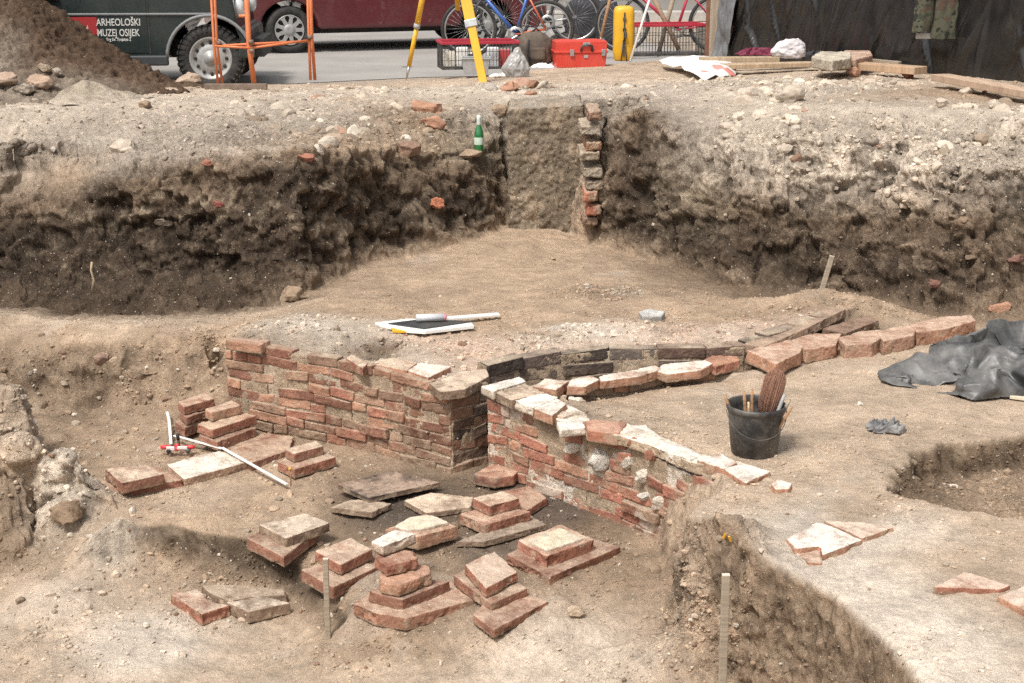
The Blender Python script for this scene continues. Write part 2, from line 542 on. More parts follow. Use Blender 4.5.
# pale cut block and its recess between the two soil faces
cutb = [P(512, 211, -.86), P(545, 208, -.86), P(580, 214, -.88)]
chain([(p, CUT, .008) for p in cutb], CUT)
chain([(PY(512, 160, cutb[0][1] + .03), CUT, .01, 0), (PY(545, 160, cutb[1][1] + .03), CUT, .01, 0), (PY(580, 160, cutb[2][1] + .03), CUT, .01, 0)], CUT, step=.03)
chain([(PY(510, 106, cutb[0][1] + .07), GREY, .012, .3), (PY(545, 102, cutb[1][1] + .07), GREY, .012, .3), (PY(582, 100, cutb[2][1] + .07), GREY, .012, .3)], GREY, step=.03)
chain([(PY(x, y, Y), PALE, .012, .6) for x, y, Y in ((500, 95, 12.3), (545, 94, 12.3), (600, 90, 12.2))], PALE)
# right: deep brown face, scooped grey face, rubble bank
chain([(above(600, 225, .1), DARK, .04), (above(640, 232, .12), DARK, .05), (above(690, 245, .12), DARK, .05), (above(740, 262, .15), DARK, .05),
       (above(800, 268, .2), DARK, .06), (above(880, 270, .2), DARK, .06), (above(940, 280, .2), DARK, .06), (above(1024, 285, .2), MID, .06), (above(1110, 290, .2), MID, .06)], DARK, .05, .5)
chain([(above(598, 170, .14), MID, .04), (above(640, 170, .22), DARK, .05), (above(690, 195, .3), CUT, .06), (above(740, 210, .33), MID, .06), (above(800, 218, .4), (.13, .095, .065), .07),
       (above(880, 222, .42), MID, .07), (above(950, 222, .42), MID, .07), (above(1024, 222, .42), (.13, .095, .065), .07), (above(1110, 222, .42), MID, .07)], MID, .06, .5)
chain([(above(600, 112, .22), GREY, .04, .8), (above(640, 112, .4), MID, .05), (above(690, 150, .48), GREY, .05), (above(740, 165, .50), PALE, .05), (above(800, 172, .58), PALE, .07, .8),
       (above(880, 175, .6), PALE, .07, .8), (above(950, 170, .6), PALE, .07, .8), (above(1024, 165, .6), GREY, .07, .8), (above(1110, 160, .6), GREY, .07, .8)], GREY, .06)
chain([(PY(612, 96, 12.0), PALE, .03, 1), (PY(645, 94, 11.7), GREY, .03, 1), (PY(690, 122, 10.75), GREY, .02, .5), (PY(740, 130, 10.2), PALE, .03, 1), (PY(800, 138, 10.0), PALE, .05, 1.6),
       (PY(880, 140, 9.85), PALE, .05, 1.6), (PY(950, 140, 9.7), PALE, .05, 1.6), (PY(1024, 135, 9.6), PALE, .05, 1.6), (PY(1120, 130, 9.5), PALE, .05, 1.6)], PALE, .04, 1.2)
# crest
chain([P(-200, 114, 0), P(-80, 113, 0), P(0, 112, 0), P(100, 105, 0), P(200, 98, 0), P(300, 93, 0), P(400, 89, 0), P(455, 88, 0), P(500, 90, 0), P(550, 88, .0), P(610, 86, .0),
       (P(660, 92, .05), GREY, .01, .5), P(720, 96, .1), P(800, 104, .14), P(880, 108, .16), P(960, 110, .16), P(1040, 116, .16), P(1150, 124, .16)], PALE, .015, .9)
chain([P(680, 84, .07), P(760, 84, .14), P(860, 88, .16), (P(900, 92, .16), BRN, .012, .5), (P(1000, 98, .16), BRN, .012, .5), (P(1120, 104, .16), BRN, .012, .5)], PALE, .03, 1.2)
chain([(-7, 13.6, .0), (-5, 13.6, -.01), (-3, 13.5, -.02), (-1, 13.6, -.02), (0, 13.7, 0), (1.2, 14.0, 0), (2.2, 14.6, .03), (3.2, 13.6, .1), (4.5, 12.6, .12), (6, 11.8, .12), (8, 11, .12)], LITE, .006, .35, .12)
chain([(-7, 14.2, -.19), (-5, 14.2, -.19), (-3, 14.2, -.19), (-2, 14.4, -.18), (-1, 14.8, -.14), (0.2, 15.3, -.05), (1.2, 15.9, -.03), (2.2, 16.4, 0), (3.2, 15.2, .06), (4.5, 14.2, .1), (8, 12, .1)], LITE, .004, .3, .15)
chain([(-7, 14.8, -.2), (-3, 14.9, -.2), (-1, 16, -.2), (.3, 16.3, -.2), (1.2, 16.9, -.2), (2.6, 17.6, -.2), (4, 17, -.1), (9, 15, 0)], GREY, 0, 0, .2)

# --- far terrace
for q in ((-80, 322, -.97), (0, 318, -.97), (70, 325, -.965), (150, 327, -.965), (250, 320, -.96), (300, 308, -.96), (345, 290, -.955), (400, 268, -.95)):
    pt(P(*q), TAN, .008, .25)
chain([P(-160, 312, -.98), P(-80, 315, -.98), P(0, 314, -.975), P(60, 321, -.97), P(140, 324, -.97), P(235, 318, -.97), P(300, 306, -.965)], LITE, .008, .2)
for q in ((400, 290, -.96), (460, 275, -.95), (520, 255, -.93), (460, 310, -.96), (540, 275, -.95), (600, 275, -.96), (600, 315, -.955), (660, 300, -.96),
          (540, 300, -.95), (700, 300, -.97), (530, 232, -.90), (420, 320, -.96), (500, 330, -.955), (560, 335, -.95)):
    pt(P(*q), TAN, .008, .2)
# rubble core showing behind the walls
chain([(P(262, 323, -.90), PALE, .02, 1.2), (P(310, 321, -.89), WHITE, .02, 1.2), (P(345, 331, -.905), PALE, .02, 1), (P(420, 338, -.95), ROSE, .015, 1), (P(480, 343, -.94), ROSE, .02, 1),
       (P(540, 338, -.93), PALE, .02, 1.2), (P(610, 330, -.925), WHITE, .02, 1.2), (P(680, 329, -.92), ROSE, .02, 1.2), (P(740, 322, -.90), ROSE, .02, 1)], PALE)
for q in ((372, 350, -1.0), (385, 352, -1.02), (395, 348, -1.0)):
    pt(P(*q), MID, .02, .8)
# top edge of the ground behind wall faces
WQ = W1 + [WP[1], (WP[1][0] + .01, WP[1][1] + .14, ZF)]
w1t = setz(off(WQ, .11), -.94)
chain([(w1t[0], BRN, .01, .5)] + [(q, PALE, .01, .6) for q in w1t[1:]], PALE, .01, .6, .03)
chain(off(WQ, .05), BRN, .004, 0, .03)
w3f, w3t = setz(off(W3, .03), -1.10), setz(off(W3, .08), -.95)
w3f = [(p[0], p[1], z) for p, z in zip(w3f, (-1.12, -1.12, -1.1, -1.08, -1.06, -1.02, -.98))]
w3t = [(p[0], p[1], z) for p, z in zip(w3t, (-.95, -.945, -.94, -.935, -.93, -.90, -.86))]
chain(w3f, MID, .006, .1, .03)
chain(w3t, ROSE, .01, 1, .03)
# flue between walls
w4b, w4bt = setz(off(W4, .17), -1.1), setz(off(W4, .12), -1.0)
chain(w4b, MID, .006, .3, .03); chain(w4bt, BRN, .006, .2, .03)
w4t = setz(off(W4, .05), -1.0); chain(w4t, BRN, .006, .2, .03)
chain(setz(off(W4, -.02), -1.045), LITE, .006, .4, .03)
chain(setz(off(W4, -.14), -1.0), TAN, .006, .3, .03)
for q in ((-.11, 7.24, ZF), (-.07, 7.33, -1.36), (-.04, 7.42, -1.25), (.0, 7.48, -1.15), (.05, 7.53, -1.11), (-.02, 7.58, -1.12)):
    pt(q, MID, .006, .3)
# W2: foot, back foot and top of the ground behind it
w2f = off([W2[0], W2[1], P(655, 537, ZF)], .05); chain(w2f, MID, .004, .0, .03)
w2t = setz(off(W2, .11), -.965); chain(w2t[:2], LITE, .008, .5, .03)
chain([w2t[1], P(735, 481, -.96)], LITE, .008, .6, .03)
chain(setz(off(W2[:2], .28), -.965), LITE, .006, .4, .05)
# mound behind W3 / W5
chain([(P(660, 318, -.955), TAN), (P(700, 317, -.93), TAN), (P(740, 306, -.89), TAN), (P(785, 296, -.84), TAN), (P(825, 288, -.81), TAN), (P(870, 297, -.83), TAN), (P(920, 313, -.90), TAN), (P(960, 325, -.95), TAN)], TAN, .012, .5)
chain([P(720, 322, -.93), (P(765, 315, -.92), BRN, .02, 1), (P(800, 308, -.88), BRN, .02, 1), P(850, 303, -.86), P(905, 314, -.9)], TAN, .014, .5)
# right terrace
for q in ((745, 372, -.985), (800, 362, -.965), (850, 355, -.95), (920, 345, -.945), (980, 340, -.945), (1080, 345, -.945), (600, 400, -1.0), (650, 410, -.985), (680, 390, -1.0), (720, 430, -.965),
          (760, 400, -.97), (850, 400, -.955), (950, 400, -.95), (1080, 400, -.94), (700, 440, -.965), (760, 460, -.955), (840, 440, -.95), (870, 425, -.95), (850, 470, -.945), (830, 490, -.945)):
    pt(P(*q), LITE, .006, .25)
# dug pit at the right
rim_b = [P(884, 478, -.945), P(902, 464, -.945), P(910, 450, -.945), P(936, 444, -.945), P(964, 440, -.945), P(1022, 434, -.94), P(1130, 425, -.94)]
rim_f = [P(884, 478, -.945), P(886, 488, -.945), P(905, 496, -.94), P(949, 506, -.935), P(1024, 519, -.93), P(1140, 535, -.93)]
def wiggle(pp, amt, seed, n=5):
    rg = random.Random(seed); out = []
    for a, b in zip(pp[:-1], pp[1:]):
        for k in range(n):
            t = k / n
            out.append((a[0] + (b[0] - a[0]) * t + (rg.uniform(-amt, amt) if out else 0), a[1] + (b[1] - a[1]) * t + (rg.uniform(-amt, amt) if out else 0), a[2]))
    return out + [pp[-1]]
rim_b = wiggle(rim_b, .025, 3); rim_f = wiggle(rim_f, .015, 4)
chain(rim_b, LITE, .008, .3, .012); chain(rim_f, LITE, .006, .25, .015)
def inpit(p, dx, dy, z): return (p[0] + dx, p[1] + dy, z)
pb_ = []
for i, p in enumerate(rim_b[1:]):
    t = min(1, i / 10)
    pb_.append((inpit(p, .06 * (1 - t) + .015, -.03 - .03 * t, -1.0 - .07 * t + .02 * math.sin(i * 1.7)), (.15, .105, .07), .022, .7))
chain([(inpit(p, .012, -.020, -.972), (.19, .135, .09), .012, .5) for p in rim_b[2:]], DEEP, step=.012)
chain(pb_, DEEP, step=.015)
chain([(P(935, 484, -1.09), MID, .02, .9), (P(975, 478, -1.09), BRN, .025, .9), (P(1022, 472, -1.07), BRN, .03, .9), (P(1130, 466, -1.05), BRN, .03, .9)], MID)
chain([(inpit(p, .01, .06, -1.01), BRN, .02, .8) for p in rim_f[8:]], BRN, step=.03)
# front-right block: top edge, foot, surface
btop = [P(735, 484, -.96), P(702, 500, -.955), P(688, 514, -.95), P(712, 536, -.945), P(760, 557, -.94), P(800, 573, -.94), P(835, 592, -.94), P(862, 615, -.94), P(900, 652, -.94), P(932, 690, -.94), P(1000, 765, -.95), P(1100, 860, -.95)]
chain([(p, LITE if i < 3 else WHITE, .008, .4) for i, p in enumerate(btop)], LITE, step=.015)
btop2 = [(p[0], p[1], p[2] - .03) for p in off(btop, -.02)[1:]]
chain([(p, (.25, .18, .122), .014, .3) for p in btop2], BRN, step=.015)
bm_ = [(p[0], p[1], -1.16) for p in off(btop, -.055)[1:]]
chain([(p, (.22, .158, .108), .028, .4) for p in bm_], MID, step=.02)
fz = (-1.41, -1.43, -1.45, -1.47, -1.48, -1.49, -1.5, -1.51, -1.52, -1.53, -1.54)
chain([((p[0], p[1], z), BRN, .016, .6) for p, z in zip(off(btop, -.095)[1:], fz)], BRN, step=.02)
chain([(P(640, 530, -1.40), BRN, .012, .6), (P(655, 541, -1.40), BRN, .012, .6), (P(664, 565, -1.42), BRN, .012, .6)], BRN, step=.03)
for q, c in (((760, 500, -.95), LITE), ((800, 520, -.945), WHITE), ((760, 535, -.945), WHITE), ((850, 520, -.94), LITE), ((900, 530, -.935), WHITE), ((850, 560, -.94), WHITE), ((900, 590, -.94), WHITE),
             ((940, 560, -.93), LITE), ((1000, 545, -.93), LITE), ((920, 630, -.94), WHITE), ((980, 640, -.94), WHITE), ((1060, 560, -.93), LITE), ((1060, 640, -.93), LITE), ((1000, 690, -.95), WHITE), ((1100, 720, -.95), LITE)):
    pt(P(*q), c, .007, .25)
# --- sunken room floor
for q, c in (((150, 432, -1.40), TAN), ((120, 450, -1.41), TAN), ((190, 425, -1.40), TAN), ((310, 470, -1.41), TAN), ((250, 500, -1.41), TAN), ((180, 505, -1.41), LITE), ((340, 470, -1.41), BRN), ((420, 490, -1.41), MID), ((300, 505, -1.41), TAN),
             ((480, 485, -1.41), MID), ((560, 520, -1.42), MID), ((360, 510, -1.42), MID), ((440, 520, -1.42), MID), ((620, 545, -1.43), BRN), ((640, 580, -1.44), BRN), ((600, 600, -1.46), BRN),
             ((430, 560, -1.45), BRN), ((350, 565, -1.46), BRN), ((530, 560, -1.44), BRN), ((120, 510, -1.41), TAN), ((450, 610, -1.49), BRN), ((350, 600, -1.49), BRN), ((560, 620, -1.47), TAN)):
    pt(P(*q), c, .010, .7)
# left step between far terrace and room
chain([(P(-150, 338, -1.0), TAN), (P(-60, 338, -1.0), TAN), (P(0, 336, -1.01), TAN), (P(60, 342, -1.03), TAN), (P(110, 342, -1.03), TAN), (P(150, 338, -1.0), TAN), (P(195, 335, -.97), TAN), (P(228, 335, -.95), TAN)], TAN, .012, .5, .04)
chain([(P(-150, 400, -1.33), BRN), (P(-60, 400, -1.33), BRN), (P(20, 402, -1.33), BRN), (P(70, 396, -1.32), BRN), (P(110, 388, -1.28), BRN), (P(140, 392, -1.30), BRN)], BRN, .022, .8, .04)
chain([(P(-150, 376, -1.2), MID), (P(-60, 376, -1.2), MID), (P(20, 378, -1.21), MID), (P(70, 372, -1.2), MID), (P(108, 368, -1.17), MID), (P(135, 368, -1.14), BRN)], MID, .028, .8, .04)
chain([(P(150, 352, -1.08), TAN), (P(158, 372, -1.18), TAN), (P(168, 392, -1.28), BRN), (P(180, 410, -1.36), BRN)], TAN, .025, 1.0, .04)
chain([(P(205, 348, -1.02), BRN), (P(210, 370, -1.14), BRN), (P(215, 392, -1.28), BRN), (P(222, 405, -1.38), BRN)], BRN, .02, .8, .04)
for q in ((40, 415, -1.37), (0, 420, -1.37), (90, 412, -1.37), (70, 435, -1.39), (130, 412, -1.37)):
    pt(P(*q), BRN, .02, .8)
# scarp in front of the room
sct = [P(122, 527, -1.42), P(171, 522, -1.41), P(200, 530, -1.41), P(247, 537, -1.42), P(293, 560, -1.50), P(323, 586, -1.53), P(345, 614, -1.53), P(380, 628, -1.52), P(480, 626, -1.50), P(530, 615, -1.47), P(600, 622, -1.48), P(680, 640, -1.48)]
chain([(p, TAN if i < 5 else BRN, .012, .5) for i, p in enumerate(sct)], BRN, step=.012)
chain([((p[0], p[1] + .05, p[2] + .004), TAN, .010, .5) for p in sct[:5]], TAN, step=.02)
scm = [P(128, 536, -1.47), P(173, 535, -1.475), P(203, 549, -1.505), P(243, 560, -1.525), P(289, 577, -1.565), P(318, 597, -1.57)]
chain([((p[0], p[1] - .03, p[2]), (.10, .072, .05), .022, .5) for p in scm], DEEP, step=.012)  # soil colour darkened here to carry the shade of the scarp face
chain([((p[0], p[1] - .014, p[2] - .016), (.13, .095, .065), .016, .5) for p in sct[:7]], DEEP, step=.012)  # strip below the edge, shade painted in as well
scf = [P(130, 547, -1.52), P(175, 551, -1.55), P(205, 569, -1.60), P(240, 584, -1.63), P(285, 592, -1.63), P(312, 608, -1.61), P(338, 634, -1.58), P(380, 645, -1.56), P(500, 643, -1.52), P(600, 645, -1.50)]
chain([((p[0], p[1] - .05, p[2]), BRN if i < 8 else TAN, .014, 1.0) for i, p in enumerate(scf)], BRN, step=.02)
for q in ((0, 580, -1.6), (60, 575, -1.58), (130, 575, -1.6), (100, 610, -1.63), (0, 640, -1.64), (200, 640, -1.65), (300, 630, -1.64), (400, 665, -1.60), (300, 683, -1.64), (500, 683, -1.56), (600, 670, -1.52), (680, 683, -1.5),
          (100, 683, -1.65), (-100, 640, -1.64), (0, 760, -1.68), (300, 760, -1.66), (600, 760, -1.56), (760, 760, -1.53), (-200, 760, -1.68), (200, 900, -1.7), (600, 900, -1.6), (800, 900, -1.58)):
    pt(P(*q), LITE, .009, .5)
# left column of standing earth
lc = [PY(-200, 375, 7.05), PY(-60, 379, 7.05), PY(0, 386, 7.05), PY(14, 393, 7.0), PY(27, 412, 6.98), PY(32, 440, 6.92)]
chain([(p, LITE if i < 4 else BRN, .02, .5) for i, p in enumerate(lc)], LITE, step=.03)
lf = [P(-200, 590, -1.62), P(-60, 578, -1.62), P(0, 572, -1.61), P(22, 562, -1.6), P(36, 550, -1.59), (-2.41, 6.86, -1.48), (-2.44, 7.1, -1.42), (-2.56, 7.4, -1.39), (-2.8, 7.7, -1.36), (lc[0][0], 7.75, -1.36)]
chain([(p, BRN, .018, .6) for p in lf], BRN, step=.03)
lm = [PY(-200, 480, 6.78), PY(-60, 480, 6.78), PY(0, 478, 6.76), PY(20, 482, 6.74), PY(36, 492, 6.82)]
chain([(p, BRN, .035, .5) for p in lm], BRN, step=.03)
chain([(PY(x, y, Y), LITE, .035, .5) for x, y, Y in ((-200, 440, 6.84), (-60, 440, 6.84), (0, 440, 6.83), (20, 445, 6.80), (34, 455, 6.84))], LITE, step=.03)
chain([(lc[0][0], 7.35, -.86), (lc[1][0], 7.35, -.86), (-2.66, 7.3, -.88), (-2.53, 7.15, -1.0)], BRN, .02, .5, .04)

# --- world beyond the frame: the dig's other edges and the level around it
for x, y, z in ((-7, 3, 0), (-7, 6, 0), (-6, 8, 0), (-6.5, 10, 0), (-7, 12, 0), (-5.6, 9, -.3), (-5.2, 7, -1.2), (-5.2, 5, -1.5), (-4, 2.2, -1.5), (0, 2.0, -1.6), (3, 2.2, -.96), (6.5, 4, -.95), (7.2, 4, 0), (7.2, 7, 0),
                (6.6, 7, -.95), (7.5, 9, .1), (-4, 1.2, 0), (0, 1.0, 0), (4, 1.2, 0), (7.2, 2, 0)):
    pt((x, y, z), TAN, .01, .3)
for x, y, z in ((-90, -40, 0), (90, -40, 0), (-90, 3, 0), (90, 3, 0), (-90, 16, -.2), (-30, 16, -.2), (30, 16, -.1), (90, 16, -.2), (-90, 200, -.2), (90, 200, -.2), (-20, 30, -.2), (20, 30, -.2), (-20, 5, 0), (20, 5, 0), (0, 30, -.2), (0, 60, -.2)):
    pt((x, y, z), GREY, .0, 0)

tp = np.array(TP); ta = np.array(TA)
_, keep = np.unique(np.round(tp[:, :2] / .008).astype(int), axis=0, return_index=True)
tp, ta = tp[np.sort(keep)], ta[np.sort(keep)]
r = delaunay_2d_cdt([Vector(p[:2]) for p in tp], [], [], 0, 1e-6)
order = np.array([o[0] for o in r[3]])
gv, ga = tp[order], ta[order]
gt = np.array([f for f in r[2] if len(f) == 3], dtype=np.int64)
def inview(m, ln):
    y = m[:, 1]
    return (y > 3.8) & (y < 15.2) & (np.abs(m[:, 0]) < .385 * y + .3)
camp = np.array((0, 0, ZC))
GRES = .0028
gv, ga, gt = refine(gv, ga, gt, lambda m: np.maximum(.012, np.where((m[:, 1] > 8.6) & (m[:, 1] < 12), .0019, GRES) * np.linalg.norm(m - camp, axis=1)), 12, inview)
for _ in range(3):
    cs = gv + .5 * (adj_mean(gv, gt) - gv)
    inn = inview(gv, None)
    gv[inn] = cs[inn]
cs = ga.copy()
for _ in range(10): cs = cs + .5 * (adj_mean(cs, gt) - cs)
ga[:, 3:] = cs[:, 3:]
for _ in range(1): ga[:, :3] = ga[:, :3] + .5 * (adj_mean(ga[:, :3], gt) - ga[:, :3])
# bumps: crumbly heaps and hollows
def bump(px, py, z, r, h, col=None, rub=None, amp=None, sq=1.0):
    x, y, _ = P(px, py, z)
    d = ((gv[:, 0] - x) ** 2 + ((gv[:, 1] - y) * sq) ** 2) / r ** 2
    k = np.exp(-d * 1.2)
    gv[:, 2] += h * k
    kk = np.clip(k * 1.6, 0, 1)
    if col is not None: ga[:, :3] += (np.array(col) - ga[:, :3]) * kk[:, None]
    if amp is not None: ga[:, 3] += (amp - ga[:, 3]) * kk
    if rub is not None: ga[:, 4] += (rub - ga[:, 4]) * kk
bump(72, 503, -1.40, .19, .14, PALE, 1.4, .035)
bump(48, 478, -1.40, .12, .14, PALE, 1.2, .035)
bump(108, 535, -1.43, .12, .08, PALE, 1.0, .02)
bump(190, 376, -1.2, .16, .04, BRN, 1.2, .02)
bump(708, 672, -1.50, .20, .13, BRN, 1.3, .025)
bump(600, 293, -.955, .32, .025, BRN, 1.6, .018, 1.6)
bump(555, 262, -.95, .25, -.03, None, .5, .012)
bump(575, 330, -.95, .2, .02, WHITE, 1.2, .02, 2)
bump(383, 352, -.95, .10, -.13, MID, .8, .02)
bump(92, 368, -1.15, .12, -.06, MID, .8, .03)
bump(560, 655, -1.50, .35, .0, (.54, .445, .35), .5, None)
bump(140, 640, -1.62, .3, .02, WHITE, .6, None)
bump(60, 600, -1.6, .2, .03, (.54, .44, .345), .7, None)
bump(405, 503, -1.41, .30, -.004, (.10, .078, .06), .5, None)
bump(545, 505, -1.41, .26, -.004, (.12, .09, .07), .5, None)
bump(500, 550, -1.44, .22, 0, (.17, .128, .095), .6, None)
for x_, y_, z_ in ((140, 478, -1.40), (210, 463, -1.40), (260, 448, -1.40), (228, 437, -1.4), (305, 464, -1.40), (285, 545, -1.43), (340, 572, -1.47), (405, 605, -1.49), (495, 520, -1.42), (500, 605, -1.48), (560, 562, -1.44), (495, 480, -1.4), (385, 490, -1.4), (440, 503, -1.41), (525, 498, -1.41), (205, 610, -1.63), (255, 603, -1.63), (420, 533, -1.42)):
    bump(x_, y_, z_, .19, .011, None, .9, .011)
bump(505, 88, 0, .3, .04, PALE, 1.4, .03)
bump(30, 90, 0, .6, .05, GREY, 1.5, .04)
# colours: wandering limits between layers, blotches
wob = np.stack([fbm(gv, 2.2, 3, seed=s) for s in (3, 5, 9)], 1)
amp, rub = ga[:, 3], ga[:, 4]
nrm = vnormals(gv, gt)
fine = inview(gv, None)
n1 = fbm(gv, 3.1, 4, .55, seed=21)
n2 = fbm(gv, 11.0, 4, .6, seed=31)
n3 = fbm(gv, 34.0, 3, .6, seed=41)
kf0 = np.clip((8.8 - np.linalg.norm(gv - camp, axis=1)) / 2.5, 0, 1)
lum = ga[:, :3].mean(1)
steep = 1 - np.clip(nrm[:, 2], 0, 1)
# crumbs of the layer above or below caught in the faces
mixk = sstep(.12, .42, n2 + .5 * n1) * np.clip(steep * 1.3, 0, 1) * .55
ga[:, :3] += (np.array(CUT) * .85 - ga[:, :3]) * (mixk * (lum < .2))[:, None]
mixk = sstep(.15, .45, -n2 - .5 * n1) * np.clip(steep * 1.2, 0, 1) * .5
ga[:, :3] += (np.array(MID) - ga[:, :3]) * (mixk * (lum > .2))[:, None]
ga[:, :3] *= np.clip(1 + .24 * n1 + .20 * n2 + .10 * n3 * kf0 + steep * (.5 * n2 + .5 * n3 * np.clip(kf0, .3, 1)), .25, 2)[:, None]
steep0 = steep
pk = sstep(.18, .5, fbm(gv, 1.7, 4, .6, seed=51)) * (1 - steep) * (lum > .22)
ga[:, :3] += (np.array(WHITE) * .92 - ga[:, :3]) * (pk * .35)[:, None]
# relief along the normal
big = fbm(gv, 2.8, 2, seed=61)
b1 = np.abs(fbm(gv, 7.5, 3, .55, seed=71)) * 2 - .45
wl = .42 - worley(gv * 13.0 + .6 * n2[:, None], 81)
wl2 = .42 - worley(gv * 34.0, 91)
kf = np.clip((8.8 - np.linalg.norm(gv - camp, axis=1)) / 2.5, .12, 1)
disp = amp * (.8 * big + .7 * b1 + .6 * n2 + 1.0 * wl + kf * (.38 * n3 + .5 * wl2)) + .003 * rub * kf * (wl2 * 2 + n3)
q_ = gv + .03 * np.stack([n2, n3, n1], 1) + .02 * wob
ckm = sstep(.012, .042, amp) * np.clip(.3 + 2.2 * steep, 0, 1)
sel = ckm > 0
ck1, ck2, ck3 = np.zeros(len(gv)), np.zeros(len(gv)), np.zeros(len(gv))
ck1[sel], ck2[sel], ck3[sel] = clods(q_[sel] * (4.2, 4.2, 6.0), 111), clods(q_[sel] * (9.5, 9.5, 13), 121), clods(q_[sel] * 22.0, 131)
disp = disp * (1 - .35 * ckm) + ckm * (.045 * ck1 + .032 * ck2 + .014 * kf * ck3)
flat = 1 - np.clip(amp / .02, 0, 1)
disp = disp + flat * (.014 * fbm(gv, 1.9, 3, .5, seed=141) + .004 * np.abs(fbm(gv, 6.0, 2, seed=143)))
ga[:, :3] *= np.clip(1 + ckm * (.22 * ck1 + .28 * ck2 + .16 * ck3), .4, 1.8)[:, None]
ds_ = disp[:, None]
ds_ = .4 * ds_ + .6 * adj_mean(ds_, gt)
disp = ds_[:, 0]
gv = gv + nrm * (disp * fine)[:, None]
ga[:, :3] = np.clip(ga[:, :3], .012, .8)
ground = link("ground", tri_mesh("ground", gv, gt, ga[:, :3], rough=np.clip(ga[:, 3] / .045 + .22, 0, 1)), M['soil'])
tag(ground, "trampled earth and cut soil of the excavation", None, kind='structure')
print("ground verts", len(gv), "tris", len(gt))

def ground_z(x, y, r=.02):
    d = (gv[:, 0] - x) ** 2 + (gv[:, 1] - y) ** 2
    k = np.argpartition(d, 6)[:6]
    return float(gv[k, 2].max())

# ------------------------------------------------------------------ loose stones and crumbs on the ground
bmi = bmesh.new(); bmesh.ops.create_icosphere(bmi, subdivisions=2, radius=1)
IV2 = np.array([v.co[:] for v in bmi.verts]); IT2 = np.array([[v.index for v in f.verts] for f in bmi.faces]); bmi.free()
bmi = bmesh.new(); bmesh.ops.create_icosphere(bmi, subdivisions=1, radius=1)
IV1 = np.array([v.co[:] for v in bmi.verts]); IT1 = np.array([[v.index for v in f.verts] for f in bmi.faces]); bmi.free()
def scatter(name, n, size, weight, cols, seed, iv=IV1, it=IT1, sink=.35, own=None):
    rg = np.random.default_rng(seed)
    a, b, c = gv[gt[:, 0]], gv[gt[:, 1]], gv[gt[:, 2]]
    ar = np.linalg.norm(np.cross(b - a, c - a), axis=1)
    m = (a + b + c) / 3
    wgt = ar * weight(m, gt) * inview(m, None)
    wgt /= wgt.sum()
    ti = rg.choice(len(gt), n, p=wgt)
    u, v = rg.random(n), rg.random(n)
    fl = u + v > 1; u[fl], v[fl] = 1 - u[fl], 1 - v[fl]
    pos = a[ti] + (b[ti] - a[ti]) * u[:, None] + (c[ti] - a[ti]) * v[:, None]
    nn = nrm[gt[ti, 0]]
    s = size[0] * (size[1] / size[0]) ** (rg.random(n) ** 2.2)
    K = len(iv)
    vs = np.repeat(iv[None], n, 0)
    # chopped, angular pebbles
    for k in range(5):
        d = rg.normal(size=(n, 3)); d /= np.linalg.norm(d, axis=1)[:, None]
        h = rg.uniform(.45, .85, n)
        pr = (vs * d[:, None]).sum(2)
        ex = np.maximum(pr - h[:, None], 0)
        vs = vs - ex[..., None] * d[:, None]
    sc = rg.uniform(.6, 1.25, (n, 1, 3)); sc[:, 0, 2] *= .75
    ang = rg.random(n) * 6.283
    ca, sa = np.cos(ang)[:, None], np.sin(ang)[:, None]
    vs = vs * sc
    x, y = vs[..., 0] * ca - vs[..., 1] * sa, vs[..., 0] * sa + vs[..., 1] * ca
    vs = np.stack([x, y, vs[..., 2]], 2) * s[:, None, None] + (pos + nn * (s * (.5 - sink))[:, None])[:, None]
    ft = (it[None] + (np.arange(n) * K)[:, None, None]).reshape(-1, 3)
    cc = np.array(cols)[rg.integers(0, len(cols), n)] * rg.uniform(.75, 1.2, (n, 1))
    base = ga[gt[ti, 0], :3] * rg.uniform(.9, 1.35, (n, 1))
    lumb = ga[gt[ti, 0], :3].mean(1)
    k = (rg.random(n) < (np.where(lumb < .14, .93, .7) if own is None else own))[:, None]
    cc = np.where(k, base, cc)
    cv = np.repeat(cc[:, None], K, 1).reshape(-1, 3)
    return tri_mesh(name, vs.reshape(-1, 3), ft, cv, smooth_shade=False)
_rub = lambda m, T: ga[T, 4].mean(1)
SC = [(.56, .49, .40), (.48, .41, .33), (.42, .35, .27), (.30, .23, .17), (.50, .44, .37), (.36, .29, .22), (.32, .20, .14)]
_clu = lambda m, f, s: np.clip(.12 + 2.2 * fbm(m, f, 3, .6, seed=s), 0.02, 1.2)
g0 = link("gravel", scatter("gravel", 24000, (.003, .013), lambda m, T: (.25 + _rub(m, T)) * (m[:, 1] < 9.5) * _clu(m, 2.3, 161), SC, 100, sink=.3, own=.93), M['soil'])
tag(g0, "fine crumbs of dry earth lying in patches on the floors", None, kind='stuff')
g1 = link("gravel", scatter("gravel", 6500, (.004, .018), lambda m, T: _rub(m, T) ** 1.3 * (m[:, 1] < 9.5) * _clu(m, 3.1, 171), SC, 101), M['stone'])
tag(g1, "small pebbles, mortar crumbs and grit strewn over the earth", None, kind='stuff')
g2 = link("gravel", scatter("gravel", 5000, (.008, .03), lambda m, T: np.maximum(_rub(m, T) - .25, 0) ** 1.6 * (m[:, 1] > 6), SC, 102), M['stone'])
tag(g2, "coarser pebbles and clods on the slopes of the far bank", None, kind='stuff')
g3 = link("rubble", scatter("rubble", 750, (.02, .10), lambda m, T: np.maximum(_rub(m, T) - .45, 0) ** 1.6 * (m[:, 1] > 8.6) * np.clip(.15 + 1.6 * fbm(m, 1.6, 2, seed=151), 0, 1), SC, 103, IV2, IT2, .75), M['stone'])
tag(g3, "pale rubble of broken mortar and stone on the upper banks", None, kind='stuff')
